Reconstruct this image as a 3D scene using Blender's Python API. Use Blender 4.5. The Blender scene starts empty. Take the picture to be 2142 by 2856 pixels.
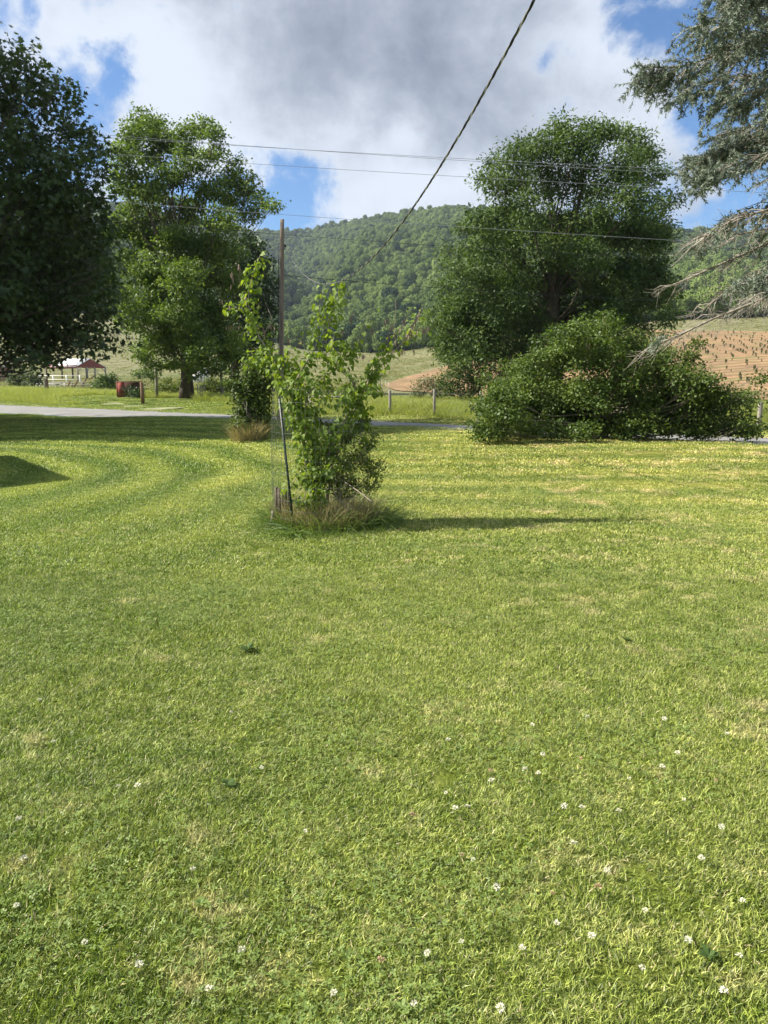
import bpy, math, random
import numpy as np
from mathutils import Vector

rng = np.random.default_rng(7)
random.seed(7)
S = bpy.context.scene
COL = S.collection

# ------------------------------------------------------------------ camera
F = 2100.0 / 2142.0                      # focal length in picture widths
PITCH = math.radians(10.0)
CAMZ = 1.6
cam = bpy.data.cameras.new('camera')
cam.sensor_fit = 'HORIZONTAL'
cam.sensor_width = 36.0
cam.lens = 36.0 * F
cam.clip_start = 0.05
cam.clip_end = 6000
co = bpy.data.objects.new('camera', cam)
COL.objects.link(co)
co.location = (0, 0, CAMZ)
co.rotation_euler = (math.radians(90) - PITCH, 0, 0)
S.camera = co
S.view_settings.view_transform = 'Standard'
S.view_settings.look = 'None'
S.view_settings.gamma = 1.0
S.view_settings.use_curve_mapping = False
S.view_settings.exposure = 1.1
S.cycles.max_bounces = 6
S.cycles.diffuse_bounces = 3
S.cycles.glossy_bounces = 2
S.cycles.transmission_bounces = 4
S.cycles.transparent_max_bounces = 8
S.cycles.volume_bounces = 0
S.cycles.use_adaptive_sampling = True
S.cycles.adaptive_threshold = 0.015
S.cycles.use_denoising = True

SUN_EL = math.radians(40.5)
SUN_HEAD = (1.0, 0.015)                 # the way the shadows run (x, y)

# ------------------------------------------------------------------ world
def raydir(u, v):
    x = (u - 1071.0) / 2100.0
    y = (1428.0 - v) / 2100.0
    c, s = math.cos(PITCH), math.sin(PITCH)
    return np.array([x, c + y * s, -s + y * c])

W = bpy.data.worlds.new('World')
S.world = W
W.use_nodes = True
nt = W.node_tree
nt.nodes.clear()
def N(t, typ, **kw):
    n = t.nodes.new(typ)
    for k, v in kw.items():
        setattr(n, k, v)
    return n
def setin(t, sock, val):
    if isinstance(val, bpy.types.NodeSocket):
        t.links.new(val, sock)
    elif val is not None:
        sock.default_value = val
def M(t, op, a, b=None, c=None, clamp=False):
    n = N(t, 'ShaderNodeMath', operation=op, use_clamp=clamp)
    setin(t, n.inputs[0], a); setin(t, n.inputs[1], b)
    if c is not None: setin(t, n.inputs[2], c)
    return n.outputs[0]
def VM(t, op, a, b=None, out=0, scale=None):
    n = N(t, 'ShaderNodeVectorMath', operation=op)
    setin(t, n.inputs[0], a); setin(t, n.inputs[1], b)
    if scale is not None: setin(t, n.inputs['Scale'], scale)
    return n.outputs[out]
def SS(t, x, lo, hi, a=0.0, b=1.0):
    n = N(t, 'ShaderNodeMapRange', interpolation_type='SMOOTHSTEP')
    setin(t, n.inputs[0], x); n.inputs[1].default_value = lo; n.inputs[2].default_value = hi
    n.inputs[3].default_value = a; n.inputs[4].default_value = b
    return n.outputs[0]
def MIX(t, f, a, b, mode='MIX'):
    n = N(t, 'ShaderNodeMix', data_type='RGBA', blend_type=mode)
    setin(t, n.inputs[0], f)
    for s, v in ((n.inputs[6], a), (n.inputs[7], b)):
        if isinstance(v, tuple) and len(v) == 3: v = v + (1.0,)
        setin(t, s, v)
    return n.outputs[2]
def NOISE(t, vec, scale, detail=4.0, rough=0.5, dist=0.0, out=0):
    n = N(t, 'ShaderNodeTexNoise')
    setin(t, n.inputs['Vector'], vec)
    n.inputs['Scale'].default_value = scale
    n.inputs['Detail'].default_value = detail
    n.inputs['Roughness'].default_value = rough
    n.inputs['Distortion'].default_value = dist
    return n.outputs[out]

tc = N(nt, 'ShaderNodeTexCoord')
D = VM(nt, 'NORMALIZE', tc.outputs['Generated'])
sep = N(nt, 'ShaderNodeSeparateXYZ'); nt.links.new(D, sep.inputs[0])
sky = N(nt, 'ShaderNodeTexSky', sky_type='NISHITA')
sky.sun_disc = False
sky.sun_elevation = SUN_EL
# sun position = opposite of the shadow heading; rotation measured clockwise from +Y
sky.sun_rotation = math.atan2(-SUN_HEAD[0], -SUN_HEAD[1])
sky.altitude = 600
sky.air_density = 1.0
sky.dust_density = 0.4
sky.ozone_density = 2.0
# clouds: a layer seen in projection, with breaks and thick parts set by direction
zz = M(nt, 'ADD', M(nt, 'MAXIMUM', sep.outputs[2], 0.0), 0.22)
cmb = N(nt, 'ShaderNodeCombineXYZ')
nt.links.new(M(nt, 'DIVIDE', sep.outputs[0], zz), cmb.inputs[0])
nt.links.new(M(nt, 'DIVIDE', sep.outputs[1], zz), cmb.inputs[1])
P = cmb.outputs[0]
n1 = NOISE(nt, P, 2.1, 9.0, 0.56, 0.3)
n2 = NOISE(nt, VM(nt, 'ADD', P, (7.3, 2.1, 0.0)), 0.9, 5.0, 0.5, 0.2)
n3 = NOISE(nt, D, 6.5, 9.0, 0.62, 0.5)
wob = VM(nt, 'SCALE', VM(nt, 'SUBTRACT', NOISE(nt, D, 5.0, 7.0, 0.6, 0.0, 1), (0.5, 0.5, 0.5)), scale=0.20)
DW = VM(nt, 'NORMALIZE', VM(nt, 'ADD', D, wob))
def blob(u, v, rpx, w, acc):
    d = raydir(u, v); d = d / np.linalg.norm(d)
    k = 1.0 / (rpx / 2100.0) ** 2 * 1.4
    dot = VM(nt, 'DOT_PRODUCT', DW, tuple(d), out=1)
    e = M(nt, 'EXPONENT', M(nt, 'MULTIPLY', M(nt, 'SUBTRACT', dot, 1.0), k))
    e = M(nt, 'MULTIPLY', e, w)
    return e if acc is None else M(nt, 'ADD', acc, e)
gap = None
for u, v, r, w in ((262, 165, 34, .46), (290, 245, 40, .36), (265, 330, 50, .36), (200, 430, 80, .40), (330, 300, 40, .3), (745, 560, 130, .60), (1130, 470, 50, .35), (690, 610, 60, .3),
                   (1200, 425, 45, .30), (900, 600, 120, .60), (1010, 430, 45, .30), (860, 470, 50, .30), (560, 590, 130, .40), (1060, 590, 60, .35), (1110, 430, 30, .2),
                   (1800, 160, 60, .34), (1860, 250, 70, .40), (1900, 90, 50, .28), (1930, 370, 60, .26), (2040, 520, 160, .55), (2090, 60, 80, .45),
                   (1960, 640, 130, .5), (2100, 300, 70, .3), (60, 430, 130, .3)):
    gap = blob(u, v, r, w, gap)
thick = None
for u, v, r, w in ((1120, 190, 330, .62), (900, 70, 300, .42), (1330, 330, 200, .62), (1000, 340, 190, .40), (1520, 90, 280, .40), (720, 330, 170, .34), (640, 60, 260, .25), (100, 110, 120, .16), (1680, 330, 130, .3), (480, 30, 160, .2)):
    thick = blob(u, v, r, w, thick)
puff = None
for u, v, r, w in ((375, 165, 90, .6), (460, 220, 110, .55), (420, 300, 70, .4), (560, 160, 90, .25), (1000, 520, 90, .55), (1100, 520, 80, .45), (950, 400, 50, .35), (790, 440, 110, .5), (650, 430, 110, .5), (590, 400, 60, .3), (980, 290, 50, .22), (1125, 350, 40, .5), (1090, 380, 50, .3),
                   (1200, 500, 90, .5), (1300, 480, 60, .4), (1300, 560, 90, .4), (1700, 250, 70, .30), (1750, 200, 60, .3), (1820, 430, 90, .4), (1700, 380, 60, .2), (60, 20, 150, .20), (60, 190, 80, .15), (210, 140, 60, .35), (670, 635, 30, .7), (870, 635, 28, .7), (700, 480, 60, .5), (830, 500, 45, .5), (880, 540, 40, .5), (800, 590, 30, .4), (620, 470, 60, .4), (980, 570, 50, .5), (1150, 560, 50, .5), (1960, 470, 40, .4), (1660, 40, 40, .25)):
    puff = blob(u, v, r, w, puff)
n4 = NOISE(nt, D, 15.0, 8.0, .62, .3)
nz = M(nt, 'MULTIPLY', M(nt, 'SUBTRACT', M(nt, 'ADD', M(nt, 'MULTIPLY', n3, .60), M(nt, 'MULTIPLY', n4, .40)), .5), 2.0)
nb = M(nt, 'MULTIPLY', M(nt, 'SUBTRACT', M(nt, 'ADD', M(nt, 'MULTIPLY', n1, .5), M(nt, 'MULTIPLY', n2, .5)), .5), 2.0)
cov = M(nt, 'ADD', M(nt, 'ADD', M(nt, 'MULTIPLY', nb, .3), M(nt, 'MULTIPLY', nz, 1.75)), M(nt, 'SUBTRACT', M(nt, 'ADD', M(nt, 'MULTIPLY', thick, .30), M(nt, 'MULTIPLY', puff, .30)), M(nt, 'MULTIPLY', gap, .80)))
alpha = SS(nt, cov, -.40, .12)
dark = SS(nt, M(nt, 'ADD', M(nt, 'ADD', M(nt, 'MULTIPLY', nb, .75), M(nt, 'MULTIPLY', nz, 1.05)), M(nt, 'SUBTRACT', M(nt, 'MULTIPLY', thick, .44), M(nt, 'MULTIPLY', puff, .60))), -.34, 1.1)
ccol = MIX(nt, dark, (.52, .565, .64), (.150, .180, .242))
bg1 = N(nt, 'ShaderNodeBackground'); nt.links.new(MIX(nt, 1.0, sky.outputs[0], (0.66, 0.93, 1.18), 'MULTIPLY'), bg1.inputs[0]); bg1.inputs[1].default_value = 0.066
bg2 = N(nt, 'ShaderNodeBackground'); nt.links.new(ccol, bg2.inputs[0]); bg2.inputs[1].default_value = 0.72
mx = N(nt, 'ShaderNodeMixShader'); nt.links.new(alpha, mx.inputs[0]); nt.links.new(bg1.outputs[0], mx.inputs[1]); nt.links.new(bg2.outputs[0], mx.inputs[2])
wo = N(nt, 'ShaderNodeOutputWorld'); nt.links.new(mx.outputs[0], wo.inputs[0])

sl = bpy.data.lights.new('sun', 'SUN')
sl.energy = 5.0
sl.angle = math.radians(0.55)
sl.color = (1.0, 0.93, 0.80)
so = bpy.data.objects.new('sun', sl)
COL.objects.link(so)
hd = Vector((SUN_HEAD[0], SUN_HEAD[1], 0)).normalized() * math.cos(SUN_EL) + Vector((0, 0, -math.sin(SUN_EL)))
so.rotation_euler = hd.to_track_quat('-Z', 'Y').to_euler()

# ------------------------------------------------------------------ small numpy toolbox
def ss(x, a, b):
    p = np.clip((np.asarray(x, float) - a) / (b - a), 0, 1)
    return p * p * (3 - 2 * p)
_tab = rng.random((256, 256))
def vnoise(x, y):
    x = np.asarray(x, float); y = np.asarray(y, float)
    xi = np.floor(x).astype(int); yi = np.floor(y).astype(int)
    fx = x - xi; fy = y - yi
    fx = fx * fx * (3 - 2 * fx); fy = fy * fy * (3 - 2 * fy)
    g = lambda i, j: _tab[i & 255, j & 255]
    return (g(xi, yi) * (1 - fx) + g(xi + 1, yi) * fx) * (1 - fy) + (g(xi, yi + 1) * (1 - fx) + g(xi + 1, yi + 1) * fx) * fy
def fbm(x, y, o=4):
    t = 0; a = 0.5; f = 1.0
    for _ in range(o):
        t = t + a * (vnoise(x * f + 17.3 * _, y * f + 5.1 * _) - 0.5); a *= 0.5; f *= 2.03
    return t

# ------------------------------------------------------------------ the lie of the land
_l = math.hypot(.62, .785); NX, NY = .62 / _l, .785 / _l
def st(x, y): return NX * x + NY * y, NY * x - NX * y
def xy(s, t): return NX * s + NY * t, NY * s - NX * t
ROAD0, ROAD1 = 17.6, 22.9
def G(x, y):
    x = np.asarray(x, float); y = np.asarray(y, float)
    s, t = st(x, y)
    yy = np.maximum(y, 1.0)
    a = np.clip(x / yy, -.85, .85)
    lawn = .25 * ss(s, 9, 16.3) * ss(t, -31, -21) * (1 - ss(s, 17.25, 17.6)) + .018 * fbm(x * .30, y * .30, 3)
    lawn = lawn - .03 * ss(s, 17.2, 17.6)
    road = .03 - .03 * ((s - (ROAD0 + ROAD1) / 2) / 2.65) ** 2
    ver = .02 + .38 * ss(s, 23.4, 29) + .10 * fbm(x * .25, y * .25, 3) * ss(s, 23.2, 26)
    flat = ver + .0100 * np.clip(y - 50, 0, 400)
    Y0 = np.interp(a, [-.8, -.3, 0., .2, .5], [175, 170, 100, 70, 52])
    Y1 = np.interp(a, [-.8, -.3, 0., .2, .5], [420, 400, 290, 250, 235])
    e = np.interp(a, [-.6, -.4, -.2, -.1, 0., .06, .2, .35, .5, .7], [.085, .085, .06, .037, .033, .040, .055, .074, .079, .085])
    zt = 1.6 + e * Y1
    p = np.clip((y - Y0) / (Y1 - Y0), 0, 1)
    base0 = ver + .0100 * np.clip(np.minimum(y, Y0) - 50, 0, 400)
    fld = base0 + (zt - base0) * (p ** 1.15) + 1.2 * fbm(x * .02, y * .02, 3) * ss(p, 0, .3) * (1 - ss(p, .85, 1))
    # hill
    Yr = np.interp(a, [-.7, -.45, -.3, -.16, -.09, 0., .12, .25, .5, .8], [900, 900, 950, 1250, 1350, 1150, 950, 900, 950, 950])
    er = np.interp(a, [-.7, -.5, -.37, -.28, -.19, -.10, -.05, .015, .075, .12, .2, .38, .5, .8], [.22, .22, .222, .208, .187, .187, .197, .206, .213, .211, .205, .185, .182, .18]) - .008
    zr = 1.6 + er * Yr
    q = np.clip((y - (Y1 + 30)) / (Yr - Y1 - 30), 0, 1)
    gul = fbm(x * .006 + 3, y * .0035, 4)
    hill = zt - 4 * ss(y, Y1, Y1 + 25) + (zr - zt + 4) * (.75 * q + .25 * q ** 2) + 55 * gul * np.sin(np.pi * np.clip(q, 0, 1)) ** .8
    # ravine to the left of the main slope
    rv = np.exp(-((a + .105 - .02 * np.sin(y * .01)) / .035) ** 2) * np.sin(np.pi * q)
    hill = hill - 28 * rv
    hill = hill - np.clip(y - Yr, 0, 900) * .25
    far = np.where(y > Y1, hill, fld)
    out = np.where(s < ROAD0, lawn, np.where(s < ROAD1, road, np.where(y > 30, far, flat)))
    return out
def Gf(x, y): return float(G(x, y))
def at(u, v, Y):
    d = raydir(u, v); k = Y / d[1]
    return np.array([d[0] * k, Y, CAMZ + d[2] * k])
def hit(u, v, y0=1.0, y1=900.0):
    """ground point seen in direction (u, v)"""
    d = raydir(u, v)
    ys = np.exp(np.linspace(math.log(y0), math.log(y1), 1500))
    zs = CAMZ + d[2] / d[1] * ys
    g = G(d[0] / d[1] * ys, ys)
    w = np.nonzero(zs <= g)[0]
    Y = ys[w[0]] if len(w) else y1
    return np.array([d[0] / d[1] * Y, Y, Gf(d[0] / d[1] * Y, Y)])

# ------------------------------------------------------------------ mesh building
class MB:
    def __init__(s): s.v = []; s.f4 = []; s.f3 = []; s.n = 0; s.t = []
    def add(s, v, f4=None, f3=None, tint=None):
        v = np.asarray(v, float).reshape(-1, 3)
        if f4 is not None and len(f4): s.f4.append(np.asarray(f4, int) + s.n)
        if f3 is not None and len(f3): s.f3.append(np.asarray(f3, int) + s.n)
        s.v.append(v); s.n += len(v)
        s.t.append(np.full(len(v), .5) if tint is None else np.broadcast_to(tint, (len(v),)))
    def mesh(s, name, mat=None, smooth=False):
        me = bpy.data.meshes.new(name)
        v = np.concatenate(s.v) if s.v else np.zeros((0, 3))
        f4 = np.concatenate(s.f4) if s.f4 else np.zeros((0, 4), int)
        f3 = np.concatenate(s.f3) if s.f3 else np.zeros((0, 3), int)
        me.vertices.add(len(v)); me.vertices.foreach_set('co', v.astype(np.float32).ravel())
        loops = np.concatenate([f4.ravel(), f3.ravel()])
        me.loops.add(len(loops)); me.loops.foreach_set('vertex_index', loops.astype(np.int32))
        tot = np.concatenate([np.full(len(f4), 4), np.full(len(f3), 3)]).astype(np.int32)
        me.polygons.add(len(tot))
        me.polygons.foreach_set('loop_start', (np.cumsum(tot) - tot).astype(np.int32))
        me.polygons.foreach_set('loop_total', tot)
        if smooth: me.polygons.foreach_set('use_smooth', np.ones(len(tot), bool))
        a = me.attributes.new('tint', 'FLOAT', 'POINT'); a.data.foreach_set('value', np.concatenate(s.t).astype(np.float32))
        me.update(calc_edges=True)
        if mat: me.materials.append(mat)
        return me
    def obj(s, name, mat=None, parent=None, smooth=False, kind=None):
        o = bpy.data.objects.new(name, s.mesh(name, mat, smooth)); COL.objects.link(o)
        if parent is not None:
            o.parent = parent; o.location = -Vector(parent.location)   # geometry is given in world coordinates
        if kind: o['kind'] = kind
        return o
    # shapes
    def tube(s, pts, rad, n=6, tint=None, cap=True):
        pts = np.asarray(pts, float); m = len(pts)
        rad = np.broadcast_to(rad, (m,)) if np.ndim(rad) == 0 else np.asarray(rad, float)
        T = np.gradient(pts, axis=0); T /= np.linalg.norm(T, axis=1)[:, None] + 1e-9
        up = np.array([0.13, 0.07, 1.0]) if abs(T[0][2]) < .9 else np.array([1.0, .1, 0.])
        A = np.cross(T, up); A /= np.linalg.norm(A, axis=1)[:, None] + 1e-9
        B = np.cross(T, A)
        th = np.arange(n) * 2 * np.pi / n
        ring = pts[:, None, :] + rad[:, None, None] * (np.cos(th)[None, :, None] * A[:, None, :] + np.sin(th)[None, :, None] * B[:, None, :])
        i = np.arange(m - 1)[:, None] * n; j = np.arange(n)[None, :]; k = (j + 1) % n
        f = np.stack([i + j, i + k, i + n + k, i + n + j], -1).reshape(-1, 4)
        v = ring.reshape(-1, 3); f3 = []
        if cap:
            v = np.vstack([v, pts[0], pts[-1]])
            a0, b0 = m * n, m * n + 1
            f3 = [(a0, (q + 1) % n, q) for q in range(n)] + [(b0, (m - 1) * n + q, (m - 1) * n + (q + 1) % n) for q in range(n)]
        s.add(v, f, f3, tint)
    def box(s, c, size, rz=0.0, rx=0.0, ry=0.0, tint=None, jit=0.0):
        h = np.array(size) / 2
        v = np.array([[x, y, z] for z in (-1, 1) for y in (-1, 1) for x in (-1, 1)], float) * h
        if jit: v += rng.normal(0, jit, v.shape)
        for ax, an in ((0, rx), (1, ry), (2, rz)):
            if an:
                cc, si = math.cos(an), math.sin(an); i, j = [(1, 2), (2, 0), (0, 1)][ax]
                p, q = v[:, i].copy(), v[:, j].copy()
                v[:, i] = cc * p - si * q; v[:, j] = si * p + cc * q
        s.add(v + np.array(c), [(0, 2, 3, 1), (4, 5, 7, 6), (0, 1, 5, 4), (2, 6, 7, 3), (0, 4, 6, 2), (1, 3, 7, 5)], None, tint)
    def beam(s, p, q, w, h=None, tint=None):
        p = np.asarray(p, float); q = np.asarray(q, float); h = h or w
        d = (q - p) / np.linalg.norm(q - p)
        a = np.cross(d, [0, 0, 1.]);
        if np.linalg.norm(a) < .01: a = np.array([1., 0, 0])
        a /= np.linalg.norm(a); b = np.cross(a, d)
        v = [c + sa * a * w / 2 + sb * b * h / 2 for c in (p, q) for sb in (-1, 1) for sa in (-1, 1)]
        s.add(v, [(0, 2, 3, 1), (4, 5, 7, 6), (0, 1, 5, 4), (2, 6, 7, 3), (0, 4, 6, 2), (1, 3, 7, 5)], None, tint)
    def rep(s, tv, f4, f3, R, o, sc, tint=None):
        """copies of a template: R (n,3,3) columns = axes, o (n,3), sc (n,) or (n,3)"""
        tv = np.asarray(tv, float); n = len(o)
        sc = np.asarray(sc, float)
        if sc.ndim == 1: sc = np.repeat(sc[:, None], 3, 1)
        v = np.einsum('nij,nkj->nki', R, tv[None] * sc[:, None, :]) + np.asarray(o)[:, None, :]
        off = (np.arange(n) * len(tv))[:, None, None]
        if tint is not None: tint = np.repeat(np.asarray(tint), len(tv))
        s.add(v.reshape(-1, 3), (np.asarray(f4)[None] + off).reshape(-1, 4) if f4 is not None and len(f4) else None,
              (np.asarray(f3)[None] + off).reshape(-1, 3) if f3 is not None and len(f3) else None, tint)

def frames(d, nrm):
    d = d / (np.linalg.norm(d, axis=1)[:, None] + 1e-9)
    side = np.cross(d, nrm); side /= np.linalg.norm(side, axis=1)[:, None] + 1e-9
    n2_ = np.cross(side, d)
    return np.stack([side, d, n2_], axis=2)
def unit(n):
    v = rng.normal(size=(n, 3)); return v / np.linalg.norm(v, axis=1)[:, None]

LEAF_V = [(0, 0, 0), (-.36, .45, .10), (0, 1, -.06), (.36, .45, .10)]; LEAF_F = [(0, 3, 2, 1)]
NARROW_V = [(0, 0, 0), (-.2, .5, .06), (0, 1, -.1), (.2, .5, .06)]
# palmate (maple) leaf: five-pointed fan
MAPLE_V = [(0, 0, 0), (-.5, .12, .05), (-.22, .42, .02), (-.42, .78, .06), (0, .62, 0), (0, 1.05, -.1), (.42, .78, .06), (.22, .42, .02), (.5, .12, .05)]
MAPLE_F3 = [(0, 2, 1), (2, 4, 3), (0, 4, 2), (2, 4, 5), (0, 7, 4), (7, 6, 4), (7, 5, 4), (0, 8, 7)]
# heart-shaped leaf, folded along the midrib and drooping
HEART_V = [(0, 0, 0), (-.28, -.12, .05), (-.5, .12, .10), (-.46, .45, .08), (-.22, .8, .0), (0, 1.08, -.16),
           (.22, .8, .0), (.46, .45, .08), (.5, .12, .10), (.28, -.12, .05), (0, .5, -.03)]
HEART_F3 = [(10, 0, 1), (10, 1, 2), (10, 2, 3), (10, 3, 4), (10, 4, 5), (10, 5, 6), (10, 6, 7), (10, 7, 8), (10, 8, 9), (10, 9, 0)]

def empty(name, loc, label=None, cat=None, group=None):
    o = bpy.data.objects.new(name, None); COL.objects.link(o)
    o.location = tuple(float(q) for q in loc); o.empty_display_size = .2
    if label: o['label'] = label
    if cat: o['category'] = cat
    if group: o['group'] = group
    return o
def tag(o, label, cat, group=None):
    o['label'] = label; o['category'] = cat
    if group: o['group'] = group
    return o

# ------------------------------------------------------------------ materials
def newmat(name):
    m = bpy.data.materials.new(name); m.use_nodes = True
    t = m.node_tree; t.nodes.clear()
    out = N(t, 'ShaderNodeOutputMaterial')
    return m, t, out
def gpos(t): return N(t, 'ShaderNodeNewGeometry').outputs['Position']
def attr(t, name='tint'):
    n = N(t, 'ShaderNodeAttribute'); n.attribute_name = name; return n.outputs['Fac']
def bsdf(t, col, rough=.8, spec=.3, normal=None, metal=0.0):
    b = N(t, 'ShaderNodeBsdfPrincipled')
    if isinstance(col, tuple) and len(col) == 3: col = col + (1.0,)
    setin(t, b.inputs['Base Color'], col); setin(t, b.inputs['Roughness'], rough)
    b.inputs['Specular IOR Level'].default_value = spec
    b.inputs['Metallic'].default_value = metal
    if normal is not None: t.links.new(normal, b.inputs['Normal'])
    return b.outputs[0]
def bump(t, h, strength=.5, dist=.02):
    b = N(t, 'ShaderNodeBump'); b.inputs['Strength'].default_value = strength; b.inputs['Distance'].default_value = dist
    t.links.new(h, b.inputs['Height']); return b.outputs[0]
def leafmat(name, dark, light, trans=.3, rough=.5, tcol=None, scale=.8, spec=.35, dry=None, dryamt=.1):
    m, t, out = newmat(name)
    p = gpos(t)
    f = M(t, 'ADD', M(t, 'MULTIPLY', attr(t), .75), M(t, 'MULTIPLY', M(t, 'SUBTRACT', NOISE(t, p, scale, 3.0), .5), .9), clamp=True)
    c = MIX(t, f, dark, light)
    if dry: c = MIX(t, SS(t, NOISE(t, p, scale * 4, 2.0), 1 - dryamt - .35, 1 - dryamt - .2), c, dry)
    b = bsdf(t, c, rough, spec)
    tr = N(t, 'ShaderNodeBsdfTranslucent')
    setin(t, tr.inputs[0], MIX(t, 1.0, c, tcol or (1.5, 1.55, .7), 'MULTIPLY'))
    x = N(t, 'ShaderNodeMixShader'); x.inputs[0].default_value = trans
    t.links.new(b, x.inputs[1]); t.links.new(tr.outputs[0], x.inputs[2]); t.links.new(x.outputs[0], out.inputs[0])
    return m
def barkmat(name, c1, c2, scale=6.0, stretch=.25, bs=.6):
    m, t, out = newmat(name)
    p = gpos(t); mp = N(t, 'ShaderNodeMapping'); t.links.new(p, mp.inputs[0]); mp.inputs['Scale'].default_value = (1, 1, stretch)
    n = NOISE(t, mp.outputs[0], scale, 6.0, .65)
    c = MIX(t, SS(t, n, .3, .7), c1, c2)
    t.links.new(bsdf(t, c, .9, .2, bump(t, n, bs, .03)), out.inputs[0])
    return m
def flatmat(name, col, var=.25, scale=8.0, rough=.8, spec=.3, bs=.2, metal=0.0, bd=.01):
    m, t, out = newmat(name)
    n = NOISE(t, gpos(t), scale, 5.0, .6)
    c = MIX(t, n, tuple(q * (1 - var) for q in col), tuple(min(1, q * (1 + var)) for q in col))
    t.links.new(bsdf(t, c, rough, spec, bump(t, n, bs, bd), metal), out.inputs[0])
    return m

mat_maple = leafmat('maple_leaf', (.036, .062, .022), (.090, .135, .040), .28, .5, scale=.5)
mat_ash = leafmat('pale_green_leaf', (.070, .118, .024), (.205, .285, .058), .34, .55, scale=.45)
mat_walnut = leafmat('dark_green_leaf', (.045, .085, .024), (.140, .200, .058), .28, .55, scale=.45, spec=.25)
mat_dark = leafmat('deep_green_leaf', (.022, .048, .014), (.050, .085, .02), .2, .5, scale=.5)
mat_bush = leafmat('bush_leaf', (.055, .095, .020), (.160, .222, .048), .30, .5, scale=1.0, spec=.3)
mat_weed = leafmat('weed_leaf', (.07, .11, .02), (.16, .20, .045), .3, .6, scale=1.2)
mat_silver = leafmat('grey_green_leaf', (.08, .11, .05), (.20, .23, .13), .25, .6, scale=1.5)
mat_redbud = leafmat('heart_leaf', (.10, .165, .026), (.25, .345, .058), .45, .55, tcol=(1.7, 1.6, .5), scale=3.0, spec=.3)
mat_small = leafmat('small_leaf', (.075, .115, .018), (.18, .23, .035), .35, .45, scale=2.5, spec=.4)
mat_vine = leafmat('vine_leaf', (.05, .085, .022), (.16, .22, .05), .35, .5, scale=2.0, spec=.3)
mat_spruce = leafmat('spruce_needle', (.105, .135, .095), (.31, .365, .295), .16, .65, tcol=(1.1, 1.15, .9), scale=1.6, dry=(.17, .14, .09), dryamt=.04)
m, t, out = newmat('forest_leaf')
oi = N(t, 'ShaderNodeObjectInfo').outputs['Random']; p = gpos(t)
f = M(t, 'ADD', M(t, 'MULTIPLY', attr(t), .55), M(t, 'ADD', M(t, 'MULTIPLY', oi, .35), M(t, 'SUBTRACT', M(t, 'MULTIPLY', NOISE(t, p, .010, 4.0), 1.6), .75)), clamp=True)
c = MIX(t, f, (.040, .078, .022), (.195, .260, .072))
c = MIX(t, SS(t, oi, .86, .88), c, (.17, .23, .07)); c = MIX(t, SS(t, oi, .10, .08), c, (.025, .05, .025))
t.links.new(bsdf(t, c, .9, .1), out.inputs[0]); mat_forest = m
mat_bark = barkmat('brown_bark', (.05, .04, .03), (.14, .115, .09))
mat_twig = barkmat('grey_twig', (.16, .13, .10), (.34, .30, .24), 20, .4, .3)
mat_sprucebark = barkmat('spruce_bark', (.14, .12, .10), (.36, .33, .28), 14, .4, .4)
mat_pole = barkmat('weathered_pole', (.11, .085, .065), (.27, .22, .175), 14, .06, .6)
mat_post = barkmat('grey_post_wood', (.15, .14, .12), (.31, .29, .25), 18, .15, .4)
mat_brownpost = barkmat('brown_post_wood', (.10, .06, .04), (.26, .17, .11), 18, .15, .5)
mat_pod = flatmat('seed_pod', (.23, .165, .13), .35, 30, .7)
mat_wire = flatmat('galvanised_wire', (.20, .22, .20), .2, 30, .45, .5, .1, .7)
mat_black = flatmat('black_cable', (.022, .022, .025), .3, 20, .5, .4)
mat_bare = flatmat('bare_aluminium_strand', (.42, .42, .42), .2, 20, .5, .4, metal=.6)
mat_line = flatmat('grey_line_wire', (.22, .23, .24), .1, 20, .5, .4)
mat_tpost = flatmat('green_steel', (.008, .022, .016), .3, 30, .45, .5)
mat_white = flatmat('white_paint', (.72, .72, .70), .12, 12, .6)

def grassblade(name, greens, dryc, lawn=True, trans=.3):
    m, t, out = newmat(name)
    p = gpos(t)
    sp = N(t, 'ShaderNodeSeparateXYZ'); t.links.new(p, sp.inputs[0])
    c = lawncolor(t, p, sp, greens, dryc)
    f = attr(t)
    c = MIX(t, SS(t, f, .0, 1.0), MIX(t, 1.0, c, (.30, .40, .30), 'MULTIPLY'), MIX(t, 1.0, c, (1.95, 1.82, 1.95), 'MULTIPLY'))
    c = MIX(t, SS(t, f, .93, .97), c, dryc)
    b = bsdf(t, c, .48, .4)
    tr = N(t, 'ShaderNodeBsdfTranslucent'); setin(t, tr.inputs[0], MIX(t, 1.0, c, (1.4, 1.45, .7), 'MULTIPLY'))
    x = N(t, 'ShaderNodeMixShader'); x.inputs[0].default_value = trans
    t.links.new(b, x.inputs[1]); t.links.new(tr.outputs[0], x.inputs[2]); t.links.new(x.outputs[0], out.inputs[0])
    return m
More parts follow.
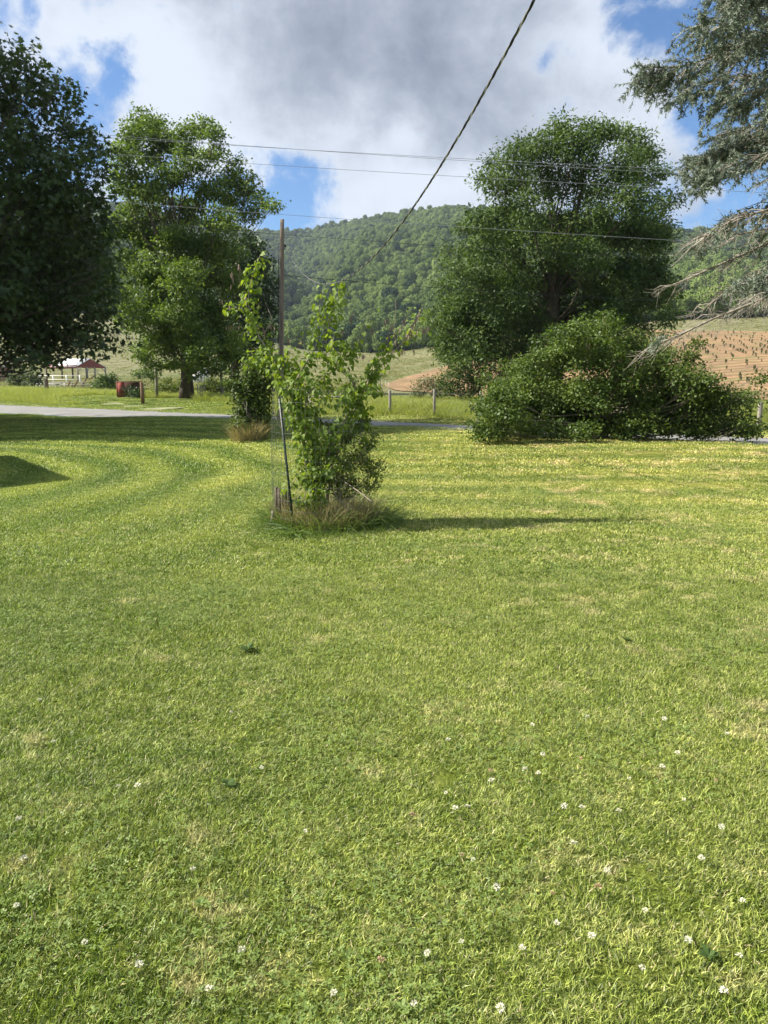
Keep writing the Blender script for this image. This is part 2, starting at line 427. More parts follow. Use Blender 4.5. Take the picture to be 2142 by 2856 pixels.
def lawncolor(t, p, sp, greens, dryc):
    big = NOISE(t, p, .33, 3.0, .5, .4)
    mid = NOISE(t, VM(t, 'ADD', p, (31., 7., 0.)), 1.5, 4.0, .6, .3)
    fine = NOISE(t, p, 5.5, 4.0, .65)
    vf = NOISE(t, p, 26.0, 3.0, .7)
    g = MIX(t, SS(t, big, .36, .64), greens[0], greens[1])
    g = MIX(t, M(t, 'MULTIPLY', SS(t, fine, .35, .70), .75), g, greens[2])
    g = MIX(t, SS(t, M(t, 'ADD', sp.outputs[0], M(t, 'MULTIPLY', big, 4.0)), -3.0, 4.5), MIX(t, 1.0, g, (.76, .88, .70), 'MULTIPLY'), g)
    # dry straw patches
    side = SS(t, sp.outputs[0], -5.0, 6.0, -.03, .055)
    dm = SS(t, M(t, 'ADD', M(t, 'ADD', M(t, 'MULTIPLY', mid, .55), M(t, 'MULTIPLY', fine, .45)), side), .54, .70)
    g = MIX(t, M(t, 'MULTIPLY', dm, .62), g, dryc)
    # mowing stripes: arcs round a tree left of the frame, and long passes elsewhere
    d = VM(t, 'DISTANCE', VM(t, 'ADD', p, VM(t, 'SCALE', VM(t, 'SUBTRACT', NOISE(t, p, .25, 2.0, .5, 0., 1), (.5, .5, .5)), scale=1.6)), (-10.5, 11.5, 0.), out=1)
    w1 = M(t, 'SINE', M(t, 'MULTIPLY', d, 4.9))
    dd = M(t, 'ADD', M(t, 'MULTIPLY', sp.outputs[0], .20), M(t, 'ADD', sp.outputs[1], M(t, 'MULTIPLY', mid, 1.2)))
    w2 = M(t, 'SINE', M(t, 'MULTIPLY', dd, 5.2))
    m1 = SS(t, sp.outputs[0], -2.5, -.5, 1.0, 0.0)
    far = SS(t, sp.outputs[1], 5.0, 12.0, .08, 1.0)
    w = M(t, 'ADD', M(t, 'MULTIPLY', w1, m1), M(t, 'MULTIPLY', w2, M(t, 'SUBTRACT', .75, M(t, 'MULTIPLY', m1, .75))))
    w = M(t, 'MULTIPLY', M(t, 'ADD', M(t, 'MULTIPLY', w, .5), .5), far)
    g = MIX(t, w, MIX(t, M(t, 'MULTIPLY', far, .9), g, MIX(t, 1.0, g, (.78, .86, .74), 'MULTIPLY')), MIX(t, 1.0, g, (1.70, 1.44, 1.7), 'MULTIPLY'))
    # very fine value breakup
    g = MIX(t, SS(t, vf, .3, .7), MIX(t, 1.0, g, (.72, .74, .7), 'MULTIPLY'), MIX(t, 1.0, g, (1.22, 1.2, 1.2), 'MULTIPLY'))
    return g
LG = ((.140, .198, .026), (.222, .275, .050), (.315, .355, .100))
DRY = (.52, .45, .25)
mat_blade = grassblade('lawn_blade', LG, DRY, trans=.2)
m, t, out = newmat('lawn_ground')
p = gpos(t); sp = N(t, 'ShaderNodeSeparateXYZ'); t.links.new(p, sp.inputs[0])
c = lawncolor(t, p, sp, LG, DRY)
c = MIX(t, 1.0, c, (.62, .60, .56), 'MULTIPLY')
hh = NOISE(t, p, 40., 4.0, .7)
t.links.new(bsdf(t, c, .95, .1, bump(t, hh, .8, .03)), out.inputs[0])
mat_lawn = m
mat_clover = leafmat('clover_leaf', (.15, .22, .05), (.25, .33, .10), .3, .5, scale=3)
mat_broadweed = leafmat('lawn_weed_leaf', (.05, .095, .02), (.10, .16, .035), .25, .7, scale=6)
mat_tall = leafmat('tall_grass', (.20, .25, .06), (.42, .43, .15), .38, .6, scale=.7)
mat_hay = leafmat('cut_hay', (.34, .33, .13), (.55, .50, .26), .2, .7, scale=1.5)
mat_drygrass = leafmat('dry_grass', (.22, .20, .085), (.54, .48, .25), .28, .7, tcol=(1.2, 1.1, .8), scale=2.0)
mat_lushgrass = leafmat('long_green_blade', (.08, .14, .03), (.22, .29, .09), .35, .45, scale=3)

m, t, out = newmat('asphalt')
p = gpos(t)
n = NOISE(t, p, 60., 5., .75); n2_ = NOISE(t, p, .6, 4., .6)
c = MIX(t, n, (.17, .168, .16), (.33, .325, .31)); c = MIX(t, SS(t, n2_, .35, .65), c, MIX(t, 1.0, c, (.78, .78, .8), 'MULTIPLY'))
t.links.new(bsdf(t, c, .85, .3, bump(t, n, .4, .01)), out.inputs[0]); mat_road = m
mat_gravel = flatmat('pale_gravel', (.25, .26, .15), .6, 3, .95, .1, .8, bd=.03)
# meadow: pale grasses, greener in the hollows
m, t, out = newmat('meadow')
p = gpos(t); sp = N(t, 'ShaderNodeSeparateXYZ'); t.links.new(p, sp.inputs[0])
mp = N(t, 'ShaderNodeMapping'); t.links.new(p, mp.inputs[0]); mp.inputs['Scale'].default_value = (.35, 1, 1)
a_ = NOISE(t, mp.outputs[0], .045, 5., .62, .4); b_ = NOISE(t, mp.outputs[0], .5, 5., .7); c_ = NOISE(t, p, 3.0, 4., .75)
c = MIX(t, SS(t, a_, .40, .60), (.115, .155, .045), (.25, .235, .125))
c = MIX(t, SS(t, b_, .35, .7), c, (.30, .275, .165))
c = MIX(t, SS(t, c_, .35, .65), MIX(t, 1.0, c, (.60, .64, .6), 'MULTIPLY'), c)
sN, tN = M(t, 'ADD', M(t, 'MULTIPLY', sp.outputs[0], NX), M(t, 'MULTIPLY', sp.outputs[1], NY)), None
near = SS(t, M(t, 'ADD', sN, M(t, 'MULTIPLY', b_, 14.0)), 36., 62., 1.0, 0.0)
c = MIX(t, near, c, MIX(t, c_, (.10, .15, .03), (.20, .24, .07)))
t.links.new(bsdf(t, c, .95, .1, bump(t, c_, 1.0, .25)), out.inputs[0]); mat_meadow = m
m, t, out = newmat('red_soil')
p = gpos(t); mp = N(t, 'ShaderNodeMapping'); t.links.new(p, mp.inputs[0]); mp.inputs['Scale'].default_value = (.5, 1.2, 1)
a_ = NOISE(t, mp.outputs[0], .9, 5., .65, .3); b_ = NOISE(t, p, .06, 4., .6); c_ = NOISE(t, p, 5., 4., .7)
c = MIX(t, SS(t, a_, .36, .64), (.22, .135, .080), (.40, .25, .135))
c = MIX(t, SS(t, b_, .48, .62), c, MIX(t, 1.0, c, (.78, .82, .85), 'MULTIPLY'))
c = MIX(t, SS(t, c_, .55, .72), c, (.46, .36, .22))
c = MIX(t, SS(t, NOISE(t, mp.outputs[0], .35, 4., .7), .56, .68), c, (.15, .19, .06))
sy_ = N(t, 'ShaderNodeSeparateXYZ'); t.links.new(VM(t, 'ADD', p, VM(t, 'SCALE', NOISE(t, p, .15, 2., .5, 0., 1), scale=3.0)), sy_.inputs[0])
fu = M(t, 'SINE', M(t, 'MULTIPLY', sy_.outputs[1], 1.85))
c = MIX(t, SS(t, M(t, 'ADD', fu, M(t, 'MULTIPLY', a_, 1.5)), .2, 2.2), c, MIX(t, 1.0, c, (.60, .64, .64), 'MULTIPLY'))
c = MIX(t, SS(t, NOISE(t, mp.outputs[0], 2.2, 5., .75), .54, .66), c, (.13, .14, .06))
t.links.new(bsdf(t, c, .95, .1, bump(t, a_, 1.0, .25)), out.inputs[0]); mat_soil = m
mat_hillfloor = flatmat('forest_floor', (.045, .065, .025), .4, .05, .95, .05, .2)

# ------------------------------------------------------------------ ground sheets
def sheet(name, ss_, ts_, mat, lift=0.0, zf=None):
    s_, t_ = np.meshgrid(np.asarray(ss_), np.asarray(ts_), indexing='ij')
    x, y = xy(s_, t_)
    z = (G(x, y) if zf is None else zf(x, y, s_, t_)) + lift
    n_, m_ = s_.shape
    v = np.stack([x, y, z], -1).reshape(-1, 3)
    i = np.arange(n_ - 1)[:, None] * m_; j = np.arange(m_ - 1)[None]
    f = np.stack([i + j, i + m_ + j, i + m_ + j + 1, i + j + 1], -1).reshape(-1, 4)
    mb = MB(); mb.add(v, f)
    return mb.obj(name, mat, smooth=True, kind='structure')
def spaced(lo, hi, c, fine, grow=1.12):
    out = [c]; d = fine
    while out[-1] < hi: out.append(min(hi, out[-1] + d)); d *= grow
    lowr = [c]; d = fine
    while lowr[-1] > lo: lowr.append(max(lo, lowr[-1] - d)); d *= grow
    return sorted(set(lowr + out))
tsp = spaced(-2200, 2200, -12, .6, 1.03)
sheet('lawn', sorted(set(list(np.linspace(-50, 0, 12)) + list(np.arange(0, 17, .4)) + [17.0, 17.15, 17.25, 17.35, 17.45, 17.55, 17.595])), spaced(-90, 70, -12, .4, 1.01), mat_lawn)
sheet('road', [ROAD0 - .12, 17.7, 18.5, 19.4, 20.25, 21.2, 22.0, 22.8, ROAD1 + .05], tsp, mat_road, .012, lambda x, y, s, t: .03 - .03 * ((s - 20.25) / 2.65) ** 2)
sheet('gravel_shoulder', [22.93, 23.1, 23.3, 23.42], tsp, flatmat('shoulder_gravel', (.36, .34, .29), .45, 25, .95, .1, .8, bd=.03), .02)
fs = spaced(22.9, 2000, 22.9, .35, 1.028)
sheet('meadow', fs, tsp, mat_meadow)
# forest floor lies over the hill part as its own sheet
def polar_sheet(name, a_, ylo, yhi, ny, mat, lift, kind='structure'):
    a_ = np.asarray(a_); lo = np.array([ylo(q) for q in a_]); hi = np.array([yhi(q) for q in a_])
    k = np.linspace(0, 1, ny)
    Y = lo[:, None] + (hi - lo)[:, None] * k[None]
    X = a_[:, None] * Y
    v = np.stack([X, Y, G(X, Y) + lift], -1).reshape(-1, 3)
    n_, m_ = Y.shape
    i = np.arange(n_ - 1)[:, None] * m_; j = np.arange(m_ - 1)[None]
    f = np.stack([i + j, i + m_ + j, i + m_ + j + 1, i + j + 1], -1).reshape(-1, 4)[:, ::-1]
    mb = MB(); mb.add(v, f); return mb.obj(name, mat, smooth=True, kind=kind)
Y1f = lambda a: float(np.interp(a, [-.8, -.3, 0., .2, .5], [420, 400, 290, 250, 235]))
polar_sheet('hill', np.linspace(-.84, .84, 170), lambda a: Y1f(a) + 4, lambda a: 1700., 150, mat_hillfloor, .4)

# planted field of red soil: lower and upper edges read off the picture, then laid on the slope
def edge(pts):
    us = [p_[0] for p_ in pts]
    return lambda u: float(np.interp(u, us, [p_[1] for p_ in pts]))
up = edge([(1068, 1074), (1140, 1050), (1250, 1020), (1400, 985), (1600, 950), (1820, 921), (2142, 925), (2700, 930)])
lo = edge([(1068, 1078), (1110, 1092), (1200, 1096), (1300, 1112), (1500, 1112), (2142, 1118), (2700, 1124)])
us = np.linspace(1068, 2700, 90); vs = np.linspace(0, 1, 46)
pts = np.zeros((90, 46, 3))
for i, u in enumerate(us):
    for j, k in enumerate(vs):
        pts[i, j] = hit(u, lo(u) * (1 - k) + up(u) * k, 28.0)
pts[..., 2] = G(pts[..., 0], pts[..., 1]) + .07
i = np.arange(89)[:, None] * 46; j = np.arange(45)[None]
mb = MB(); mb.add(pts.reshape(-1, 3), np.stack([i + j, i + 46 + j, i + 47 + j, i + j + 1], -1).reshape(-1, 4))
mb.obj('planted_field', mat_soil, smooth=True, kind='structure')

# gravel drive leaving the road on the left
c0 = [hit(470, 1144, 25), hit(400, 1139, 25), hit(330, 1131, 25), hit(285, 1122, 25), hit(262, 1112, 25), hit(255, 1100, 25)]
mb = MB(); cc = np.array(c0); T = np.gradient(cc, axis=0); nn_ = np.stack([-T[:, 1], T[:, 0], 0 * T[:, 0]], 1); nn_ /= np.linalg.norm(nn_, axis=1)[:, None]
wd = np.array([1.3, .6, .45, .4, .35, .3])[:, None]
vv = np.concatenate([cc + nn_ * wd, cc - nn_ * wd]); vv[:, 2] = G(vv[:, 0], vv[:, 1]) + .03
mb.add(vv, [(k, k + 1, k + 7, k + 6) for k in range(5)]); mb.obj('driveway', mat_gravel, kind='structure')

# haze over the valley
hb = MB(); hb.box((0, 760, 128), (2900, 1800, 266))
hm, t, out = newmat('valley_air')
pv = N(t, 'ShaderNodeVolumePrincipled'); pv.inputs['Color'].default_value = (.70, .82, 1, 1); pv.inputs['Density'].default_value = .00013
pv.inputs['Anisotropy'].default_value = .2
t.links.new(pv.outputs[0], out.inputs['Volume'])
HAZE = hb.obj('haze', hm, kind='stuff')

# ------------------------------------------------------------------ instancing through one modifier (stuff only)
def scatter(name, pts, rot, scl, idx, protos, kind='stuff'):
    c = bpy.data.collections.new(name + '_pieces')
    for k, me in enumerate(protos):
        o = bpy.data.objects.new('%s_piece_%02d' % (name, k), me); c.objects.link(o)
    me = bpy.data.meshes.new(name)
    n = len(pts); me.vertices.add(n); me.vertices.foreach_set('co', np.asarray(pts, np.float32).ravel())
    for nm, ty, dat in (('rot', 'FLOAT_VECTOR', rot), ('scl', 'FLOAT_VECTOR', scl), ('pick', 'INT', idx)):
        a = me.attributes.new(nm, ty, 'POINT')
        a.data.foreach_set('vector' if ty == 'FLOAT_VECTOR' else 'value', np.asarray(dat, np.int32 if ty == 'INT' else np.float32).ravel())
    o = bpy.data.objects.new(name, me); COL.objects.link(o); o['kind'] = kind
    g = bpy.data.node_groups.new(name, 'GeometryNodeTree')
    g.interface.new_socket('Geometry', in_out='INPUT', socket_type='NodeSocketGeometry')
    g.interface.new_socket('Geometry', in_out='OUTPUT', socket_type='NodeSocketGeometry')
    gi = g.nodes.new('NodeGroupInput'); go = g.nodes.new('NodeGroupOutput')
    ci = g.nodes.new('GeometryNodeCollectionInfo'); ci.inputs[0].default_value = c
    ci.inputs['Separate Children'].default_value = True; ci.inputs['Reset Children'].default_value = True
    ip = g.nodes.new('GeometryNodeInstanceOnPoints'); ip.inputs['Pick Instance'].default_value = True
    def na(nm, ty):
        q = g.nodes.new('GeometryNodeInputNamedAttribute'); q.data_type = ty; q.inputs[0].default_value = nm
        return [x for x in q.outputs if x.enabled][0] if True else None
    g.links.new(gi.outputs[0], ip.inputs['Points'])
    g.links.new(ci.outputs[0], ip.inputs['Instance'])
    g.links.new(na('pick', 'INT'), ip.inputs['Instance Index'])
    g.links.new(na('rot', 'FLOAT_VECTOR'), ip.inputs['Rotation'])
    g.links.new(na('scl', 'FLOAT_VECTOR'), ip.inputs['Scale'])
    g.links.new(ip.outputs[0], go.inputs[0])
    md = o.modifiers.new('scatter', 'NODES'); md.node_group = g
    return o

# ---- forest on the hill
def crown_piece(seed, tall=1.0):
    r_ = np.random.default_rng(seed); mb = MB()
    lob = []
    for k in range(7):
        th = r_.random() * 6.28; rr = .45 * math.sqrt(r_.random())
        lob.append((rr * math.cos(th), rr * math.sin(th), .35 + .35 * r_.random() * tall, .34 + .16 * r_.random()))
    for (x, y, z, r) in lob:
        n = 260
        u = r_.normal(size=(n, 3)); u /= np.linalg.norm(u, axis=1)[:, None]; u[:, 2] = np.abs(u[:, 2]) * 1.1 - .25
        o = np.array([x, y, z]) + u * r * (.82 + .3 * r_.random((n, 1)))
        d = np.cross(u, r_.normal(size=(n, 3))); nr = u + r_.normal(size=(n, 3)) * .55
        mb.rep(LEAF_V, LEAF_F, None, frames(d, nr), o, .085 + .06 * r_.random(n), np.clip(r_.normal(.5, .3, n), 0, 1))
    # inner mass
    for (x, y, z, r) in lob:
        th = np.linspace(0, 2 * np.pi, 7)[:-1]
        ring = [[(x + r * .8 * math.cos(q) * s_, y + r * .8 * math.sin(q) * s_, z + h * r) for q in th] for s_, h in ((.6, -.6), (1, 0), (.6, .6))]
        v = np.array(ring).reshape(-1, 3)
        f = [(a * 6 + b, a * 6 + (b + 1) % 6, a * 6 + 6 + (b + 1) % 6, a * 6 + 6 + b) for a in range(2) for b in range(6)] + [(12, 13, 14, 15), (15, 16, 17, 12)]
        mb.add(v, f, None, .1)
    mb.tube([(0, 0, -.9), (0, 0, .4)], [.045, .03], 5, 0.0)
    return mb.mesh('tree_crown', mat_forest)
pieces = [crown_piece(100 + k, 1 + .5 * (k % 3)) for k in range(6)]
NF = 27000
aa = rng.uniform(-.62, .62, NF * 3); yy_ = 250 + (1380 - 250) * rng.random(NF * 3) ** .8
Y1a = np.interp(aa, [-.8, -.3, 0., .2, .5], [420, 400, 290, 250, 235])
Yra = np.interp(aa, [-.7, -.45, -.3, -.16, -.09, 0., .12, .25, .5, .8], [900, 900, 950, 1250, 1350, 1150, 950, 900, 950, 950])
ok = (yy_ > Y1a + 8) & (yy_ < Yra + 25); ok &= rng.random(NF * 3) < (yy_ / 1380) ** .6
aa, yy_ = aa[ok][:NF], yy_[ok][:NF]
xx = aa * yy_
n_ = len(xx)
sc = 3.2 + 4.0 * rng.random(n_) ** 1.5
zz_ = G(xx, yy_)
front = np.stack([xx, yy_, zz_ + sc * .55], 1)
# a closed rank of trees along the foot of the wood
aa2 = rng.uniform(-.62, .62, 900); y2 = np.interp(aa2, [-.8, -.3, 0., .2, .5], [420, 400, 290, 250, 235]) + rng.uniform(4, 26, 900)
x2 = aa2 * y2; s2 = 3.0 + 3.2 * rng.random(900)
f2 = np.stack([x2, y2, G(x2, y2) + s2 * .45], 1)
allp = np.vstack([front, f2]); alls = np.concatenate([sc, s2])
scatter('hillside_forest', allp, np.stack([rng.normal(0, .1, len(allp)), rng.normal(0, .1, len(allp)), rng.uniform(0, 6.28, len(allp))], 1),
        np.stack([alls, alls, alls * rng.uniform(.85, 1.3, len(alls))], 1), rng.integers(0, 6, len(allp)), pieces)

# bare trees at the foot of the wood on the right
bt = None
for k, (u, v, h) in enumerate(((2035, 850, 80), (2062, 845, 95), (2085, 855, 85), (2110, 848, 90), (2132, 850, 75))):
    Y = 228.0; b = at(u, 862, Y); b[2] = Gf(b[0], Y)
    loc = b; H = h / 2100 * Y
    e_ = empty('bare_tree', loc, ['pale leafless tree at the wood edge, leftmost of the bare five', 'tallest pale leafless tree at the wood edge above the soil field', 'thin bare tree in the middle of the leafless row by the wood', 'second from right of the pale leafless trees by the wood', 'rightmost bare grey tree at the wood edge near the frame side'][k], 'tree', 'leafless trees at the foot of the wood')
    mb = MB(); mb.tube([loc, loc + [0, 0, H * .5], loc + [.3, 0, H]], [.22, .14, .03], 5); mb.obj('trunk', mat_post, e_)
    mb = MB()
    for q in range(9):
        z0 = H * rng.uniform(.3, .85); th = rng.uniform(0, 6.28); L = H * rng.uniform(.15, .35)
        mb.tube([loc + [0, 0, z0], loc + [L * .5 * math.cos(th), L * .4 * math.sin(th), z0 + L * .6], loc + [L * .8 * math.cos(th), L * .8 * math.sin(th), z0 + L * 1.3]], [.09, .06, .02], 4)
    mb.obj('branch', mat_post, e_)

# saplings in rows on the soil field
sm = []
for k in range(3):
    mb = MB(); r_ = np.random.default_rng(k)
    n = 46; z = r_.random(n); ang = r_.random(n) * 6.28; rad = .20 * (1.1 - z)
    o = np.stack([rad * .3 * np.cos(ang), rad * .3 * np.sin(ang), .08 + z * .75], 1)
    d = np.stack([np.cos(ang), np.sin(ang), .5 + 0 * z], 1)
    mb.rep(LEAF_V, LEAF_F, None, frames(d, unit(n)), o, .16 + .12 * r_.random(n), r_.random(n))
    mb.tube([(0, 0, 0), (0, 0, .7)], [.02, .01], 4)
    sm.append(mb.mesh('sapling', mat_dark))
cnt = 0; cand = []
for i in range(-5, 60):
    for j in range(60):
        X = 18 + i * 2.3 + 1.1 * (j % 2) + rng.normal(0, .25); Y = 54 + j * 3.4 + rng.normal(0, .35)
        d = np.array([X, Y, Gf(X, Y) - CAMZ]); a = X / Y
        if a < .30 or a > .535: continue
        # back-project
        zc = math.cos(PITCH) * Y - math.sin(PITCH) * d[2]; yc = math.sin(PITCH) * Y + math.cos(PITCH) * d[2]
        u = 1071 + 2100 * X / zc; v = 1428 - 2100 * yc / zc
        if up(u) + 2 < v < lo(u) - 2 and u < 2190 and v < 1085 and u > 1790: cand.append((X, Y, Y))
random.shuffle(cand)
for (X, Y, _) in sorted(cand[:295], key=lambda q: q[1]):
    o = bpy.data.objects.new('sapling', sm[cnt % 3]); COL.objects.link(o)
    o.location = (X, Y, Gf(X, Y) + .06); s_ = random.uniform(.30, .72); o.scale = (s_, s_, s_ * random.uniform(.8, 1.15)); o.rotation_euler = (0, 0, random.uniform(0, 6))
    tag(o, 'small dark green seedling planted in the rows on the red soil field', 'sapling', 'seedlings planted in rows on the red soil field'); cnt += 1

def smooth_line(p_, m=24):
    p_ = np.asarray(p_); k = np.concatenate([[0], np.cumsum(np.linalg.norm(np.diff(p_, axis=0), axis=1))]); k /= k[-1]
    out = []
    kk = np.linspace(0, 1, m)
    for c_ in range(3):
        y = p_[:, c_]; out.append(np.interp(kk, k, y))
    o = np.stack(out, 1)
    for _ in range(2): o[1:-1] = (o[:-2] + 2 * o[1:-1] + o[2:]) / 4
    return o
# ------------------------------------------------------------------ trees
def clump_leaves(mb, centers, cr, per, leaf, tmpl='leaf', flat=.7, droop=.25, outward=None):
    n = len(centers) * per
    ci = np.repeat(np.arange(len(centers)), per)
    off = rng.normal(size=(n, 3)) * np.array([1, 1, flat]) * np.repeat(cr * rng.uniform(.7, 1.3, len(centers)), per)[:, None] * .55
    o = centers[ci] + off
    out = off / (np.linalg.norm(off, axis=1)[:, None] + 1e-6)
    d = out + rng.normal(size=(n, 3)) * .6; d[:, 2] -= droop
    nr = rng.normal(size=(n, 3)) * .55; nr[:, 2] += .75
    if outward is not None: nr += outward[ci] * .5
    tint = np.clip(np.repeat(rng.uniform(.0, .9, len(centers)), per) + rng.normal(0, .2, n), 0, 1)
    L = leaf * rng.uniform(.7, 1.25, n)
    if tmpl == 'maple': mb.rep(MAPLE_V, None, MAPLE_F3, frames(d, nr), o, L, tint)
    elif tmpl == 'narrow': mb.rep(NARROW_V, LEAF_F, None, frames(d, nr), o, L, tint)
    else: mb.rep(LEAF_V, LEAF_F, None, frames(d, nr), o, L, tint)

def tree(name, label, base, lobes, mat, tr, cr=.42, per=30, leaf=.13, dens=1.6, tmpl='leaf', trunk_top=None, bark=None, group=None, cat='tree', branchpart='branch', inner=.25, trunk=True, flat=.7):
    e_ = empty(name, base, label, cat, group)
    bark = bark or mat_bark
    lobes = np.array(lobes, float)          # x y z r
    base = np.array(base, float)
    cx = np.average(lobes[:, :3], axis=0, weights=lobes[:, 3] ** 2)
    top = lobes[:, 2].max()
    if trunk:
        zt = trunk_top or base[2] + .62 * (top - base[2])
        mb = MB(); ks = np.linspace(0, 1, 9)
        tp = np.stack([base[0] + (cx[0] - base[0]) * ks ** 1.5 + .12 * np.sin(ks * 7), base[1] + (cx[1] - base[1]) * ks ** 1.5 + .1 * np.cos(ks * 5) - .1, base[2] - .15 + (zt - base[2]) * ks], 1)
        rr = tr * (1 - .72 * ks); rr[0] *= 1.35
        mb.tube(tp, rr, 10); mb.obj('trunk', bark, e_, smooth=True)
        order = np.argsort(-lobes[:, 3])
        for q, li in enumerate(order):
            L = lobes[li]
            k0 = np.clip((L[2] - base[2]) / (zt - base[2]) * .62, .22, .97)
            p0 = np.array([np.interp(k0, ks, tp[:, c]) for c in range(3)])
            r0 = min(np.interp(k0, ks, rr) * .42, .025 + .05 * L[3]) if tr > .12 else np.interp(k0, ks, rr) * .5
            if q % 9 == 0: lb = MB()
            m1 = p0 * .5 + L[:3] * .5 + [0, 0, -.12 * np.linalg.norm(L[:3] - p0)]
            wl = np.linalg.norm(L[:3] - p0)
            pts_ = smooth_line([p0, p0 * .7 + m1 * .3 + rng.normal(0, .05, 3) * wl, p0 * .3 + m1 * .7 + rng.normal(0, .06, 3) * wl, m1 * .6 + L[:3] * .4 + rng.normal(0, .05, 3) * wl, L[:3], L[:3] + (L[:3] - m1) * .08 + [0, 0, .1 * L[3]]], 10)
            lb.tube(pts_, np.linspace(1, .12, 10) * r0, 5)
            for _ in range(7):
                u_ = unit(1)[0]; u_[2] = abs(u_[2]) * .6
                st_ = L[:3] - (L[:3] - m1) * rng.uniform(0, .6)
                en = L[:3] + u_ * L[3] * .8
                lb.tube([st_, (st_ + en) / 2 + rng.normal(0, .12, 3) * L[3], en], [r0 * .22, r0 * .14, .004], 4, cap=False)
            if q % 9 == 8 or q == len(order) - 1: lb.obj(branchpart, bark, e_, smooth=True)
    mb = MB()
    for (x, y, z, r) in lobes:
        n = max(4, int(dens * 4 * math.pi * r * r / (math.pi * cr * cr) * .55))
        u_ = unit(n); u_[:, 2] *= .85
        rad = r * (.72 + .34 * rng.random(n)); ins = rng.random(n) < inner; rad[ins] *= rng.uniform(.2, .8, ins.sum())
        c_ = np.array([x, y, z]) + u_ * rad[:, None]
        c_ = c_[c_[:, 2] > base[2] + .12]
        if len(c_): clump_leaves(mb, c_, cr, per, leaf, tmpl, flat=flat, outward=u_[:len(c_)])
    mb.obj('crown', mat, e_)
    return e_
def PL(lst, Y, depth=.0, dj=1.0):
    """lobes (u, v, radius_px[, dy]) in the picture -> world lobes at about distance Y"""
    out = []
    for q in lst:
        dy = (q[3] if len(q) > 3 else rng.uniform(-dj, dj)) + depth
        p_ = at(q[0], q[1], Y + dy); out.append((p_[0], p_[1], p_[2], q[2] / 2100 * Y))
    return out

# left maple, trunk just outside the frame
ml = [(50, 175, 60), (0, 220, 80), (110, 235, 60), (175, 235, 30), (150, 300, 65), (40, 320, 90), (195, 350, 40), (120, 390, 70), (250, 400, 40), (285, 420, 30), (215, 440, 60),
      (280, 480, 35), (150, 480, 80), (50, 450, 90), (215, 520, 55), (100, 560, 90), (250, 560, 55), (280, 600, 40), (180, 640, 90), (50, 650, 100), (270, 660, 50), (230, 730, 80),
      (120, 750, 100), (300, 740, 35), (20, 780, 100), (280, 810, 50), (180, 850, 90), (60, 880, 90), (290, 880, 48), (240, 930, 60), (310, 940, 34), (150, 950, 70), (50, 965, 60),
      (200, 968, 30), (262, 962, 24), (130, 1000, 22), (90, 1000, 20)]
L1 = PL(ml, 25.6, 0, 2.2)
hid = [(a_ + 2.0, b_ - 3.6, c_ * .92, r_) for a_, b_, c_, r_ in [(-17, 29, 12, 3.2), (-19, 27, 9, 3.5), (-20, 31, 12, 3.5), (-22, 29, 8, 3.5), (-18, 26, 5.5, 3), (-23, 27, 12, 3), (-19, 33, 7, 3.4), (-16, 33, 5, 3), (-24, 31, 5, 3), (-20, 25, 13.5, 2.6), (-18, 30, 15, 3), (-21, 30, 16, 2.6), (-16, 25, 4.4, 2.0), (-22, 24, 6, 2.6), (-15.5, 32, 9, 2.6), (-14, 32, 5.4, 2.2), (-14.5, 34, 7, 2.2)]] + [(-18.5, 22.2, 14.8, 2.4), (-20, 21.5, 16.0, 2.2), (-16.5, 22.0, 11, 2.2), (-17.5, 21.6, 7.5, 2.4), (-20, 21.4, 12.5, 2.4), (-15.5, 22.5, 13.5, 2.0), (-15, 22, 8.5, 2.0), (-18, 22.5, 14.8, 2.0), (-19, 20.3, 15.5, 1.9), (-17, 20.4, 13.2, 1.8), (-21, 20.6, 16.8, 2.0), (-18, 20.5, 10.5, 1.9), (-16, 20.8, 11, 1.8)]
tree('maple_tree', 'huge dark green maple filling the left edge of the picture', (-16.8, 25.4, Gf(-16.8, 25.4)), L1 + hid, mat_maple, .55, cr=.42, per=22, leaf=.165, dens=2.2, tmpl='maple')
# its neighbour further left shades it; outside the frame
nb = [(-31 + x, 27 + y, 7.5 + z * .6, 3.4) for x, y, z in ((0, 0, 0), (3, 1, 2), (-3, 2, 2), (1, -3, 1), (0, 2, 5), (2, -1, 7), (-2, -2, 6), (4, -2, -2), (3, 3, -2), (0, 0, 9), (5, 0, 3), (2, 4, 3))]
tree('maple_tree', 'broad maple standing beyond the left edge of the lawn', (-31, 27, Gf(-31, 27)), nb, mat_maple, .5, cr=.8, per=20, leaf=.40, dens=2.4)

# pale green tree across the road
t2 = [(400, 340, 42), (435, 365, 38), (370, 380, 36), (345, 425, 34), (565, 355, 34), (600, 380, 26), (520, 370, 30), (590, 430, 30), (480, 405, 34), (425, 430, 44), (350, 480, 30), (530, 450, 40), (650, 455, 24), (655, 500, 36),
      (700, 525, 34), (735, 566, 20), (760, 575, 9), (345, 520, 30), (400, 510, 46), (470, 500, 44), (580, 520, 44), (640, 560, 40), (690, 590, 30), (360, 590, 38), (440, 580, 52), (530, 590, 50), (610, 620, 44),
      (340, 640, 44), (310, 660, 26), (410, 670, 50), (490, 670, 50), (570, 690, 50), (640, 700, 34), (350, 730, 38), (430, 750, 52), (510, 770, 50), (590, 770, 46), (300, 800, 28), (345, 820, 40), (420, 840, 50), (500, 860, 52),
      (590, 850, 48), (290, 830, 22), (370, 890, 44), (450, 920, 48), (540, 930, 52), (620, 920, 44), (410, 960, 34), (480, 985, 34), (560, 990, 40), (630, 985, 34), (430, 1015, 26), (400, 990, 24), (660, 950, 30), (470, 1020, 24), (545, 1030, 26), (600, 1025, 24)]
